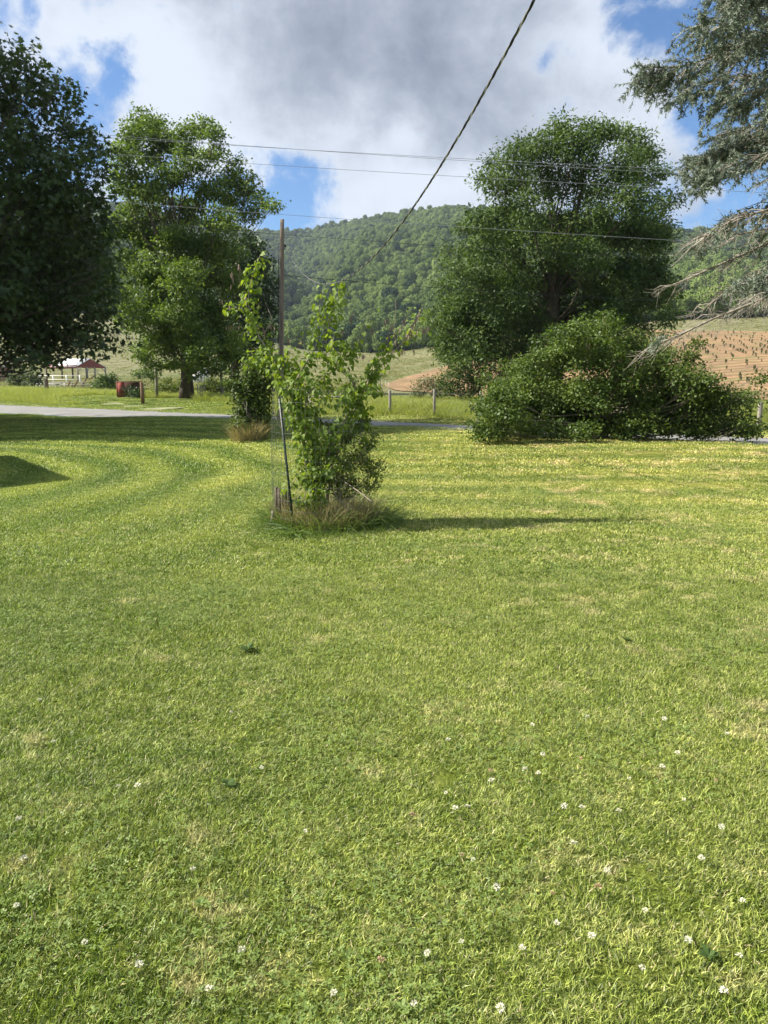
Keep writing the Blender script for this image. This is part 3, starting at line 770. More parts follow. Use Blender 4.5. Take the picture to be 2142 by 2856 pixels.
t2 += [(u, v, 42, rng.uniform(.3, 2.)) for u, v in ((420, 660), (500, 680), (590, 690), (400, 760), (480, 780), (560, 780), (420, 860), (520, 880), (600, 880), (460, 950), (560, 960), (620, 940), (640, 780))]
tree('shade_tree', 'tall bright green shade tree with a thick dark trunk across the road', hit(520, 1113, 40.) * [1, 1, 0] + [0, 0, Gf(*hit(520, 1113, 40.)[:2])], PL(t2, 46, 0, 2.6), mat_ash, .40, cr=.46, per=58, leaf=.165, dens=2.7, flat=.55)
# dark tree behind it
t3 = [(700, 690, 34), (730, 740, 30), (690, 760, 50), (740, 800, 34), (660, 820, 60), (720, 850, 44), (680, 900, 60), (740, 910, 30), (640, 950, 50), (710, 960, 44), (660, 1000, 40), (720, 1010, 26), (655, 730, 40), (680, 660, 26), (752, 860, 20)]
tree('background_tree', 'darker tree half hidden between the bright shade tree and the pole', (-11.5, 58, Gf(-11.5, 58)), PL(t3, 58, 0, 2.0), mat_dark, .35, cr=.5, per=26, leaf=.25, dens=3)
# right-hand tree
t4 = [(1565, 365, 40), (1600, 400, 44), (1655, 362, 34), (1690, 370, 30), (1745, 372, 30), (1775, 400, 36), (1810, 420, 30), (1640, 440, 50), (1500, 400, 38), (1460, 405, 28), (1535, 440, 50), (1440, 440, 36),
      (1390, 460, 34), (1365, 490, 28), (1720, 460, 50), (1790, 480, 44), (1845, 480, 24), (1450, 510, 50), (1390, 530, 34), (1530, 530, 50), (1620, 530, 46), (1700, 550, 50), (1780, 560, 50), (1850, 560, 36),
      (1400, 590, 36), (1340, 600, 30), (1325, 640, 26), (1480, 600, 50), (1570, 610, 44), (1660, 620, 50), (1750, 640, 50), (1830, 650, 50), (1370, 680, 44), (1310, 700, 30), (1450, 700, 54), (1540, 700, 54), (1640, 710, 54),
      (1730, 730, 50), (1810, 740, 50), (1280, 760, 34), (1350, 770, 50), (1440, 800, 56), (1540, 800, 54), (1640, 810, 54), (1730, 820, 50), (1820, 830, 50), (1250, 840, 30), (1300, 860, 48), (1390, 880, 54),
      (1480, 900, 50), (1250, 920, 34), (1310, 950, 46), (1390, 970, 44), (1580, 890, 50), (1680, 900, 50), (1770, 910, 50), (1260, 980, 26), (1225, 870, 18), (1330, 1010, 36), (1420, 1030, 40), (1250, 1000, 16), (1500, 990, 40), (1860, 800, 30), (1860, 880, 30)]
t4 += [(u, v, 62, rng.uniform(.8, 2.8)) for u, v in ((1400, 640), (1560, 640), (1700, 650), (1800, 650), (1340, 800), (1440, 760), (1560, 760), (1700, 780), (1800, 800), (1340, 900), (1450, 880), (1560, 860), (1680, 880), (1350, 960), (1450, 980), (1560, 980), (1700, 980), (1280, 950), (1290, 870))]
t4 += [(1250, 700, 22), (1230, 800, 22), (1215, 900, 20), (1235, 960, 26), (1280, 1020, 26), (1350, 1050, 30), (1430, 1060, 30), (1500, 1040, 40), (1280, 640, 22)]
tree('shade_tree', 'very large rounded dark green tree behind the wide bush on the right', (8.8, 40, Gf(8.8, 40)), PL(t4, 38, 0, 2.6), mat_walnut, .5, cr=.50, per=62, leaf=.185, dens=3.5, flat=.55, tmpl='narrow')

# wide bush at the lawn edge
bl = [(1370, 1190, 44), (1360, 1130, 36), (1430, 1180, 50), (1420, 1110, 44), (1370, 1060, 30), (1480, 1080, 50), (1500, 1180, 56), (1560, 1120, 60), (1545, 1030, 44), (1590, 950, 34), (1640, 1010, 44), (1560, 930, 22),
      (1620, 930, 24), (1690, 890, 22), (1680, 930, 30), (1700, 980, 44), (1720, 1060, 60), (1640, 1110, 60), (1600, 1190, 56), (1690, 1180, 60), (1780, 1020, 40), (1760, 960, 28), (1800, 1100, 60), (1780, 1190, 60), (1850, 1000, 28), (1880, 1060, 40),
      (1880, 1150, 60), (1870, 1205, 46), (1940, 1080, 34), (1960, 1150, 54), (1960, 1205, 44), (2020, 1140, 36), (2040, 1190, 44), (2080, 1150, 22), (2105, 1100, 14), (2120, 1055, 10), (2080, 1190, 28), (1930, 990, 14), (1945, 960, 9), (1345, 1205, 22), (2085, 1120, 16), (1500, 1000, 22), (1850, 940, 16)]
BB = []
bl += [(1520, 965, 36), (1580, 935, 36), (1640, 925, 38), (1690, 912, 30), (1480, 1015, 40), (1560, 1000, 46), (1760, 985, 40), (1820, 1000, 36), (1740, 1015, 46), (1850, 1040, 40), (1900, 1050, 34), (1420, 1065, 34), (2020, 1110, 30), (1960, 1095, 36), (1640, 985, 44), (1700, 960, 40), (1600, 965, 40), (1430, 1020, 22), (2060, 1120, 24), (1390, 1100, 30)]
bl += [(1800, 965, 36), (1850, 990, 36), (1900, 1018, 36), (1950, 1048, 36), (2000, 1078, 34), (2050, 1105, 30), (1700, 905, 26), (1620, 908, 24), (1760, 940, 30), (1860, 1080, 50), (1930, 1120, 46), (1800, 1030, 46), (1460, 1050, 36), (1400, 1140, 50)]
for u in range(1340, 2100, 34):
    bl.append((u, rng.uniform(1195, 1222), rng.uniform(24, 38)))
for q in bl:
    dy = rng.uniform(-1.0, .9)
    Yb = 17.3 + (0.35 if q[1] < 1050 else 0) + dy
    p_ = at(q[0], q[1], Yb); BB.append((p_[0], p_[1], max(p_[2], .45), q[2] / 2100 * 17.3))
for k in range(26): # its depth
    X = rng.uniform(2.9, 7.6); BB.append((X, 18.2 + rng.uniform(0, .9), rng.uniform(.5, 1.5), .55))
tree('bush', 'wide sprawling green bush spilling over the lawn edge before the road', (5.3, 17.6, Gf(5.3, 16.8)), BB, mat_bush, .05, cr=.20, per=40, leaf=.068, dens=3.0, flat=.6, cat='bush', trunk_top=1.6, bark=mat_twig, inner=.3)

# ------------------------------------------------------------------ blue spruce on the right, trunk outside the frame
SX, SY = 10.65, 12.9
sp_e = empty('spruce_tree', (SX, SY, Gf(SX, SY)), 'old blue-grey spruce with drooping bare lower branches on the right edge', 'tree')
mb = MB(); mb.tube([(SX, SY, -.2), (SX + .05, SY, 4), (SX, SY + .05, 10), (SX, SY, 21)], [.42, .34, .24, .03], 12); mb.obj('trunk', mat_sprucebark, sp_e, smooth=True)
wood = MB(); twigs = MB(); needles = MB(); seg_o = []; seg_d = []; seg_t = []
nbr = 0
def spruce_branch(z0, th, L, dead, full=True):
    dirh = np.array([math.cos(th), math.sin(th), 0])
    side = np.array([-math.sin(th), math.cos(th), 0])
    ks = np.linspace(0, 1, 12)
    dro = (.07 + .05 * (z0 < 6)) * L * rng.uniform(.8, 1.5)
    wav = rng.uniform(-.25, .25)
    pts_ = np.array([SX, SY, z0])[None] + dirh[None] * (L * ks)[:, None] + side[None] * (wav * L * ks ** 2)[:, None]
    pts_[:, 2] += .06 * L * np.sin(ks * 3.1) - dro * 1.6 * ks ** 1.6 + .10 * L * np.clip(ks - .75, 0, 1)
    pts_[2:-1] += np.cumsum(rng.normal(0, .03, (9, 3)), axis=0) * [1, 1, .8]
    wood.tube(pts_, .048 * (L / 5) * (1 - .88 * ks) + .006, 5, cap=False)
    nt_ = int(L * ((11 if dead else 17) if full else 4))
    for q in range(nt_):
        k = rng.uniform(.18 if not dead else .3, 1)
        p0 = np.array([np.interp(k, ks, pts_[:, c]) for c in range(3)])
        l = rng.uniform(.35, .95) * (1.25 - .75 * k) * (L / 5) + .12
        sg = rng.choice([-1, 1])
        d = dirh * rng.uniform(.5, 1.0) + side * sg * rng.uniform(.3, 1.2); d[2] = -rng.uniform(-.1, .65); d /= np.linalg.norm(d)
        p1 = p0 + d * l * .5 + rng.normal(0, .03, 3); p2 = p0 + d * l + np.array([0, 0, -.16 * l])
        twigs.tube([p0, p1, p2], [.011, .008, .004], 3, cap=False)
        dead2 = rng.random() < (.85 if dead else .05)
        for r_ in range((4 if dead else 6) if full else 2):
            kk = rng.uniform(.2, 1); a0 = p0 + (p2 - p0) * kk
            d2 = d * .6 + rng.normal(0, .5, 3); d2[2] -= .35; d2 /= np.linalg.norm(d2); l2 = rng.uniform(.12, .34)
            if dead2:
                twigs.tube([a0, a0 + d2 * l2 * 1.2], [.004, .002], 3, cap=False)
            else:
                seg_o.append(np.concatenate([a0, d2 * l2])); seg_t.append(rng.uniform(.1, .9))
        if not dead2: seg_o.append(np.concatenate([p0 + (p2 - p0) * .35, (p2 - p0) * .65])); seg_t.append(rng.uniform(.1, .9))
    if not dead:
        for q in range(3): # leading tips
            seg_o.append(np.concatenate([pts_[-2], (pts_[-1] - pts_[-2]) * 1.5 + rng.normal(0, .08, 3)])); seg_t.append(.7)
z0 = 3.8
while z0 < 20.5:
    ring = 9 if z0 > 6.5 else 7
    off = rng.uniform(0, 6.28)
    for q in range(ring):
        th = off + q * 2 * math.pi / ring + rng.uniform(-.25, .25)
        thn = (th + math.pi) % (2 * math.pi) - math.pi
        facing = abs(abs(thn) - math.pi) < 1.45      # branches towards -x
        L = float(np.interp(z0, [2, 4, 8, 12, 21], [5.4, 5.6, 5.6, 5.0, .4])) * rng.uniform(.82, 1.08)
        spruce_branch(z0 + rng.uniform(-.15, .15), th, L, z0 < 5.2 and rng.random() < .62, facing)
    z0 += .50 if z0 < 5.4 else .40 if z0 < 12 else .7
# the low sweeping bare boughs that reach into the picture
for (zb, th, L) in ((4.5, 3.2, 5.7), (4.2, 3.4, 5.2)):
    spruce_branch(zb, th, L, True, True)
wood.obj('bough', mat_sprucebark, sp_e, smooth=True); twigs.obj('twig', mat_sprucebark, sp_e)
seg = np.array(seg_o); n = len(seg); per = 34
o = np.repeat(seg[:, :3], per, 0) + np.repeat(seg[:, 3:], per, 0) * rng.random((n * per, 1))
ax = np.repeat(seg[:, 3:] / (np.linalg.norm(seg[:, 3:], axis=1)[:, None] + 1e-6), per, 0)
rd = unit(n * per); rd -= ax * (rd * ax).sum(1)[:, None]; rd /= np.linalg.norm(rd, axis=1)[:, None]
d = ax * .75 + rd
NE_V = [(-.14, 0, 0), (.14, 0, 0), (0, 1, 0)]
needles.rep(NE_V, None, [(0, 1, 2)], frames(d, unit(n * per)), o, rng.uniform(.045, .08, n * per), np.clip(np.repeat(seg_t, per) + rng.normal(0, .2, n * per), 0, 1))
no = needles.obj('needles', mat_spruce, sp_e); no['kind'] = 'stuff'

# ------------------------------------------------------------------ service pole and wires
PY = 27.2
pb = at(783, 1180, PY); pt = at(787, 612, PY); pb[2] = Gf(pb[0], PY)
e_ = empty('utility_pole', pb, 'slim weathered wooden utility pole standing beyond the caged tree', 'pole')
mb = MB(); ks = np.linspace(0, 1, 14)
mb.tube(pb[None] * (1 - ks)[:, None] + pt[None] * ks[:, None] - np.array([0, 0, .1])[None] * (1 - ks)[:, None], .092 - .024 * ks, 12); mb.obj('pole_shaft', mat_pole, e_, smooth=True)
hk = at(797, 688, PY - .02)
mb = MB(); zz0 = hk[2]; px_ = pb[0] + (pt[0] - pb[0]) * (zz0 - pb[2]) / (pt[2] - pb[2])
mb.tube([(px_ + .05, PY, zz0 + .06), (px_ + .12, PY, zz0 + .06), (px_ + .12, PY, zz0 - .04)], .014, 6); mb.tube([(px_ + .12, PY - .05, zz0 + .03), (px_ + .12, PY + .05, zz0 + .03)], .035, 8); mb.obj('insulator', mat_black, e_)
mb = MB()
zk = np.linspace(zz0, .2, 14); xk = pb[0] + (pt[0] - pb[0]) * (zk - pb[2]) / (pt[2] - pb[2])
mb.tube(np.stack([xk - .105, 0 * xk + PY - .04, zk], 1), .012, 5); mb.obj('ground_wire', mat_black, e_)
# twisted service cable; a slack parabola in the vertical plane between pole and house
A = np.array([px_ + .12, PY, zz0 - .03]); Bx = at(1491, 0, 6.5)
fitp = []
for (u, v) in ((1491, 0), (1369, 232), (1272, 387), (1162, 555), (1059, 697), (962, 781), (920, 797), (859, 775), (815, 720)):
    d = raydir(u, v); nrm = np.cross([Bx[0] - A[0], Bx[1] - A[1], 0], [0, 0, 1.])
    k = np.dot(A - np.array([0, 0, CAMZ]), nrm) / np.dot(d, nrm); fitp.append(np.array([0, 0, CAMZ]) + d * k)
fitp = np.array([A] + fitp); LH = math.hypot(Bx[0] - A[0], Bx[1] - A[1])
w_ = ((fitp[:, 1] - A[1]) / (Bx[1] - A[1]))
cf = np.polyfit(w_, fitp[:, 2], 3, w=[4] + [1] * 9)
ks = np.linspace(0, 1.42, 900)
cen = np.stack([A[0] + (Bx[0] - A[0]) * ks, A[1] + (Bx[1] - A[1]) * ks, np.polyval(cf, np.minimum(ks, 1.0)) + np.polyval(np.polyder(cf), 1.0) * np.clip(ks - 1, 0, 9)], 1)
cen[:, 2] += A[2] - cen[0, 2] if abs(A[2] - cen[0, 2]) < .5 else 0
e_ = empty('service_cable', A, 'thick twisted black service cable sagging from the pole to overhead', 'cable')
ph = np.cumsum(np.concatenate([[0], np.linalg.norm(np.diff(cen, axis=0), axis=1)])) * 2 * np.pi / .42
T = np.gradient(cen, axis=0); T /= np.linalg.norm(T, axis=1)[:, None]; S1 = np.cross(T, [0, 0, 1.]); S1 /= np.linalg.norm(S1, axis=1)[:, None]; S2 = np.cross(S1, T)
for k in range(3):
    q = ph + k * 2.094
    mb = MB(); mb.tube(cen + .0070 * (np.cos(q)[:, None] * S1 + np.sin(q)[:, None] * S2), .0062, 6); mb.obj('strand', mat_bare if k == 0 else mat_black, e_, smooth=True)

def wire(u0, v0, u1, v1, lab, Y0_=31., Y1_=30., sag=.0, r=.0075, mat=mat_line, ext0=60, ext1=60):
    a_ = at(u0, v0, Y0_); b_ = at(u1, v1, Y1_); d = (b_ - a_); L = np.linalg.norm(d)
    k = np.linspace(-ext0 / L, 1 + ext1 / L, 40)
    p_ = a_[None] + d[None] * k[:, None]; p_[:, 2] += sag * 4 * (k * k - k) * (1 if True else 0)
    mb = MB(); mb.tube(p_, r, 5)
    return tag(mb.obj('power_line', mat, None, smooth=True), lab, 'wire', 'power lines crossing above the road')
wire(310, 378, 1880, 484, 'uppermost thin power line crossing the sky from left to right', sag=.05)
wire(310, 384, 1880, 472, 'thin power line running just beneath and crossing the uppermost one', 31.6, 30.6, sag=.05)
wire(310, 430, 1880, 525, 'third thin power line down, clear of the close upper pair', sag=.05)
wire(310, 562, 1840, 668, 'thin pale power line passing just above the pole top', sag=.05)
wire(290, 612, 1880, 722, 'dark power line crossing the hill just behind the pole', 31, 30, sag=.12, mat=mat_black)
p0 = at(790, 768, PY); 
mb = MB(); q1 = at(1700, 832, 33.); k = np.linspace(0, 1.6, 30); p_ = p0[None] + (q1 - p0)[None] * k[:, None]; p_[:, 2] += .25 * (k * k - k)
mb.tube(p_, .009, 5); tag(mb.obj('power_line', mat_black), 'faint lowest wire leaving the wooden pole towards the right', 'wire', 'power lines crossing above the road')

# ------------------------------------------------------------------ the caged young redbud
CX, CY = -.71, 8.35
gz = Gf(CX, CY)
rb = empty('redbud_tree', (CX, CY, gz), 'young redbud with heart-shaped leaves and hanging brown pods in a wire cage', 'tree')
def px(lst, Y):  # list of (u, v, dy)
    return np.array([at(u, v, Y + dy) for u, v, dy in lst])
stems = [ # points (u, v, dy), r0, r1, leaf density (per m), leaf range start
    ([(885, 1462, 0), (868, 1343, 0), (863, 1275, -.05), (841, 1194, -.1), (817, 1102, -.1), (788, 1042, -.1), (755, 991, -.05), (723, 940, 0), (708, 911, 0), (687, 868, 0), (687, 832, .05), (698, 799, .05), (705, 745, .05), (727, 709, .05)], .021, .004, 50, .2),
    ([(890, 1462, .1), (880, 1340, .1), (852, 1180, 0), (825, 1085, 0), (831, 1034, 0), (868, 998, 0), (886, 969, 0), (888, 933, 0), (889, 875, .1), (889, 839, .1), (907, 803, .1)], .019, .003, 48, .2),
    ([(895, 1460, 0), (848, 1175, -.2), (853, 1096, -.2), (904, 1056, -.1), (918, 1034, -.1), (947, 1023, 0), (969, 1005, 0), (985, 965, .0)], .016, .003, 42, .25),
    ([(930, 985, 0), (918, 960, 0), (900, 948, 0), (918, 904, 0), (936, 857, .05), (947, 810, .05), (950, 785, .05)], .006, .003, 55, .5),
    ([(905, 1460, .1), (925, 1300, .15), (965, 1200, .2), (1000, 1110, .2), (1023, 1063, .2), (1066, 1016, .2), (1106, 976, .2), (1135, 940, .2), (1157, 904, .2), (1179, 857, .2)], .022, .004, 26, .2),
    ([(900, 1460, -.1), (905, 1300, -.1), (950, 1180, -.2), (1008, 1100, -.2), (985, 1065, -.2), (955, 1035, -.2), (935, 1020, -.2), (925, 980, -.2), (930, 940, -.2)], .017, .003, 40, .2),
    ([(1135, 940, .2), (1164, 918, .2), (1200, 911, .2)], .005, .002, 2, .0),
    ([(1106, 976, .2), (1100, 910, .2), (1104, 835, .2)], .005, .002, 0, .0),
    ([(1066, 1016, .2), (1110, 940, .1), (1140, 880, .1), (1143, 862, .1)], .006, .002, 6, .0),
    ([(969, 1005, 0), (975, 985, .0), (982, 960, .0)], .005, .002, 60, .0),
    ([(1000, 1110, .2), (1040, 1050, .1), (1070, 985, .1), (1085, 950, .1)], .008, .002, 40, .2),
    ([(788, 1042, -.1), (800, 1000, -.2), (815, 965, -.2)], .006, .002, 40, .0),
    ([(817, 1102, -.1), (790, 1080, -.2), (775, 1072, -.3)], .006, .002, 45, .0),
    ([(863, 1275, 0), (835, 1320, -.25), (800, 1370, -.3), (760, 1380, -.35)], .006, .002, 26, .2),
    ([(868, 1343, 0), (870, 1350, -.3), (905, 1370, -.35)], .006, .002, 60, .0),
    ([(852, 1180, 0), (850, 1150, -.3), (845, 1230, -.3), (850, 1290, -.3), (860, 1340, -.3)], .006, .002, 50, .1),
    ([(708, 911, 0), (690, 925, 0), (668, 935, 0)], .004, .002, 12, .0),
    ([(686, 868, 0), (660, 858, 0), (635, 860, 0)], .004, .002, 26, .3),
    ([(723, 940, 0), (760, 905, 0), (752, 870, 0), (738, 835, 0)], .004, .002, 0, .0),
    ([(918, 960, 0), (900, 900, 0), (985, 850, 0)], .003, .002, 0, .0),
    ([(985, 965, 0), (1020, 915, 0), (1035, 855, 0), (1050, 870, 0)], .004, .002, 4, .0),
    ([(868, 998, 0), (840, 940, .1), (866, 898, .1)], .003, .002, 6, .3),
    ([(947, 1023, 0), (925, 975, 0), (932, 920, 0)], .004, .002, 24, .0),
    ([(817, 1102, -.1), (770, 1050, .1), (735, 1000, .1), (700, 985, .1)], .008, .002, 46, .1),
    ([(755, 991, 0), (725, 985, .1), (700, 1000, .1), (690, 1020, .1)], .005, .002, 42, .1),
    ([(1008, 1100, -.2), (1030, 1080, -.25), (1042, 1090, -.3)], .006, .002, 60, .1),
    ([(1008, 1100, -.2), (990, 1130, -.25), (1005, 1160, -.3)], .006, .002, 50, .1),
    ([(904, 1056, -.1), (930, 1080, -.2), (960, 1090, -.2)], .006, .002, 40, .0),
    ([(868, 998, -.1), (905, 985, -.2), (930, 1010, -.2)], .005, .002, 40, .0),
    ([(1023, 1063, .2), (1040, 1040, .1), (1040, 1010, .1)], .006, .002, 50, .0),
    ([(863, 1275, -.1), (900, 1230, -.3), (930, 1180, -.35)], .006, .002, 60, .0),
    ([(885, 1440, 0), (850, 1400, -.3), (835, 1385, -.4)], .006, .002, 90, .2),
    ([(885, 1440, 0), (890, 1390, -.35), (880, 1360, -.4)], .006, .002, 90, .2),
    ([(868, 1343, 0), (900, 1320, -.35), (930, 1300, -.4)], .006, .002, 70, .1),
    ([(841, 1194, 0), (880, 1150, -.25), (900, 1110, -.3), (890, 1070, -.3)], .006, .002, 60, .1),
    ([(831, 1034, 0), (790, 1015, .1), (770, 985, .1)], .005, .002, 50, .1),
    ([(817, 1102, -.1), (800, 1140, -.3), (830, 1180, -.35)], .005, .002, 70, .1),
    ([(853, 1096, -.2), (820, 1070, -.3), (845, 1030, -.3)], .005, .002, 50, .1),
    ([(985, 1065, -.2), (970, 1100, -.3), (940, 1130, -.35)], .005, .002, 60, .1),
    ([(1000, 1110, .2), (1010, 1180, .0), (1000, 1240, -.2)], .005, .002, 50, .1),
]
leafpos = []; leafout = []
for (pl, r0, r1, dn, lo_) in stems:
    P_ = smooth_line(px(pl, CY)); ks = np.linspace(0, 1, len(P_))
    P_[1:-1] += rng.normal(0, .006, (len(P_) - 2, 3))
    mb = MB(); mb.tube(P_, r0 + (r1 - r0) * ks, 6); mb.obj('stem' if r0 > .012 else 'branch', mat_twig, rb, smooth=True)
    L = np.linalg.norm(np.diff(P_, axis=0), axis=1).sum()
    for q in range(int(L * dn * 2.9)):
        k = rng.uniform(lo_, 1); c_ = np.array([np.interp(k, ks, P_[:, i]) for i in range(3)])
        th = rng.uniform(0, 6.28); rr = rng.uniform(.02, .11)
        o_ = np.array([math.cos(th) * rr, math.sin(th) * rr, rng.uniform(-.06, .05)])
        leafpos.append(c_ + o_); leafout.append(o_ / np.linalg.norm(o_))
leafpos = np.array(leafpos); leafout = np.array(leafout)
n = len(leafpos); d = leafout * .8 + rng.normal(0, .3, (n, 3)); d[:, 2] -= .75
nr = rng.normal(0, .5, (n, 3)) + leafout * .6; nr[:, 2] += .55; nr[:, 1] -= .25
FR = frames(d, nr); Ls = rng.uniform(.026, .060, n)
order = np.argsort(-Ls); big_, rest = order[:290], order[290:]
hm_ = []
for k in range(4):
    mb = MB(); V_ = np.array(HEART_V, float); V_[:, 2] *= rng.uniform(.5, 2.0); mb.add(V_, None, HEART_F3, .25 + .18 * k); hm_.append(mb.mesh('leaf', mat_redbud, True))
from mathutils import Matrix
RB0 = Vector(rb.location)
for q, i_ in enumerate(big_):
    o = bpy.data.objects.new('leaf', hm_[q % 4]); COL.objects.link(o); o.parent = rb
    M4 = Matrix([list(FR[i_][r]) + [0] for r in range(3)] + [[0, 0, 0, 1]])
    o.rotation_euler = M4.to_euler(); o.scale = (Ls[i_],) * 3; o.location = Vector(leafpos[i_]) - RB0
mb = MB(); mb.rep(HEART_V, None, HEART_F3, FR[rest], leafpos[rest], Ls[rest], rng.uniform(.1, .9, len(rest)))
o = mb.obj('foliage', mat_redbud, rb, smooth=True); o['kind'] = 'stuff'
# seed pods: flat, brown, hanging in rows
podv = [(-.07, 0, 0), (.07, 0, 0), (.10, .35, .01), (.10, .75, .01), (0, 1, 0), (-.10, .75, -.01), (-.10, .35, -.01)]
mb = MB(); mb.add(podv, [(0, 1, 2, 6), (6, 2, 3, 5)], [(5, 3, 4)]); podm = mb.mesh('seed_pod', mat_pod)
podl = []
def pods(line, n, Y=CY, dy=0):
    P_ = smooth_line(px([(u, v, dy) for u, v in line], Y), 12)
    for q in range(n):
        k = rng.random(); podl.append(np.array([np.interp(k, np.linspace(0, 1, 12), P_[:, i]) for i in range(3)]) + rng.normal(0, .008, 3))
for ln, n in (([(632, 908), (672, 908)], 9), ([(665, 725), (668, 790)], 9), ([(644, 758), (648, 800)], 6), ([(680, 800), (690, 860)], 9), ([(612, 835), (618, 840)], 2), ([(640, 850), (662, 870)], 4),
              ([(735, 830), (700, 880)], 6), ([(745, 905), (765, 910)], 9), ([(712, 880), (745, 940)], 16), ([(830, 958), (842, 952)], 5), ([(975, 910), (982, 860)], 12), ([(945, 930), (960, 915)], 5),
              ([(905, 930), (895, 985)], 6), ([(1030, 880), (1040, 935)], 8), ([(1060, 915), (1090, 870)], 6), ([(1075, 960), (1100, 880)], 14), ([(1100, 930), (1135, 880)], 18), ([(1135, 940), (1175, 858)], 30),
              ([(1140, 930), (1200, 910)], 26), ([(1085, 975), (1130, 975)], 10), ([(1150, 975), (1155, 972)], 2), ([(995, 985), (1020, 990)], 8), ([(940, 985), (970, 990)], 6), ([(800, 960), (812, 930)], 5), ([(1195, 905), (1185, 930)], 4), ([(866, 1010), (875, 1030)], 3)):
    pods(ln, n, CY, rng.uniform(-.05, .2))
for q, c_ in enumerate(podl[:270]):
    o = bpy.data.objects.new('seed_pod', podm); COL.objects.link(o); o.parent = rb
    dd_ = np.array([[rng.normal(0, .16), rng.normal(0, .16), -1]]); Fm = frames(dd_, unit(1))[0]
    o.rotation_euler = Matrix([list(Fm[r]) + [0] for r in range(3)] + [[0, 0, 0, 1]]).to_euler(); L = rng.uniform(.045, .075); o.scale = (L * .9, L, L); o.location = Vector(c_) - RB0
    
# small-leaved shrub growing through the right half of the cage
sl_ = [(880, 1290, 26), (920, 1260, 34), (900, 1340, 30), (960, 1300, 40), (1000, 1280, 34), (1020, 1240, 26), (1040, 1310, 26), (990, 1350, 30), (950, 1380, 24), (1010, 1180, 26), (1000, 1130, 20), (970, 1220, 30), (930, 1200, 24), (1058, 1290, 12), (1045, 1210, 13), (1030, 1360, 16),
       (985, 1080, 16), (860, 1330, 20), (940, 1340, 34), (870, 1240, 24), (1045, 1345, 12), (900, 1180, 16)]
tree('shrub', 'small-leaved green shrub bulging out of the right side of the cage', (-.45, 8.3, gz), PL(sl_, 8.25, 0, .22), mat_small, .014, cr=.06, per=18, leaf=.028, dens=3.4, cat='shrub', trunk_top=.9, bark=mat_twig, inner=.45)

# cage
cage = empty('wire_cage', (CX, CY, gz), 'tall round welded wire cage around the young redbud', 'cage')
def cr_(z): return .565 - .075 * z / 1.5
def ccx(z): return CX - .01 * z / 1.5
zs = [.04, .13, .23, .34, .46, .60, .75, .90, 1.05, 1.2, 1.35, 1.5]
wirem = {}
for z in zs:
    th = np.linspace(0, 2 * np.pi, 49)
    wob_ = 1 + .018 * np.sin(th * 3 + z * 4)
    mb = MB(); mb.tube(np.stack([ccx(z) + cr_(z) * wob_ * np.cos(th), CY + cr_(z) * wob_ * np.sin(th), gz + z + .012 * np.sin(th * 2 + z * 9)], 1), .0013, 3, cap=False); mb.obj('horizontal_wire', mat_wire, cage)
for k in range(64):
    th = k * 2 * math.pi / 64
    zz__ = np.linspace(.0, 1.5, 8)
    mb = MB(); mb.tube(np.stack([ccx(zz__) + cr_(zz__) * (1 + .018 * np.sin(th * 3 + zz__ * 4)) * math.cos(th), CY + cr_(zz__) * (1 + .018 * np.sin(th * 3 + zz__ * 4)) * math.sin(th), gz + zz__], 1), .0010, 3, cap=False); mb.obj('vertical_wire', mat_wire, cage)
# stake
a_ = at(820, 1405, CY - .47); a_[2] = gz - .1; b_ = at(779, 1112, CY - .50)
ts_ = empty('metal_stake', a_, 'dark green steel stake leaning against the left inside of the cage', 'stake')
mb = MB(); mb.beam(a_, b_, .042, .008); mb.beam(a_ + [0, .012, 0], b_ + [0, .012, 0], .006, .024); mb.obj('shaft', mat_tpost, ts_)
mb = MB(); 
for k in np.linspace(.15, .97, 16):
    c_ = a_ * (1 - k) + b_ * k; mb.box(c_ + [0, -.008, 0], (.012, .012, .014))
mb.obj('stud', mat_tpost, ts_)
mb = MB(); w0, w1 = at(800, 1345, CY - .5), at(806, 1330, CY - .5)
# pale dead sticks
for (pl, lab) in (([(765, 1143, 0), (775, 1180, 0), (790, 1200, 0)], 'pale bare stick poking up at the left of the cage'), ([(955, 1340, -.1), (1000, 1370, -.4), (1040, 1402, -.55)], 'fallen grey stick slanting out of the cage at lower right')):
    mb = MB(); P_ = smooth_line(px(pl, CY - .2), 10); mb.tube(P_, np.linspace(.004, .008, 10), 5); tag(mb.obj('dead_stick', mat_twig), lab, 'stick')
# dark ribbed stump of the old plank edging at the lower left
sp0 = hit(767, 1478); e_ = empty('plank_stub', sp0, 'weathered dark plank stub standing in the grass at the cage foot', 'plank')
mb = MB(); 
for k in range(5): mb.box((sp0[0] - .02 + .035 * k, sp0[1] + .28, sp0[2] + .20), (.03, .025, .44 - .03 * (k % 3)), rx=.04 * (k - 2), jit=.003); 
mb.obj('board', mat_bark, e_)
mb = MB(); mb.box((sp0[0] - .05, sp0[1] + .14, sp0[2] + .08), (.03, .03, .20), ry=.1); mb.obj('pale_stake', mat_post, e_)

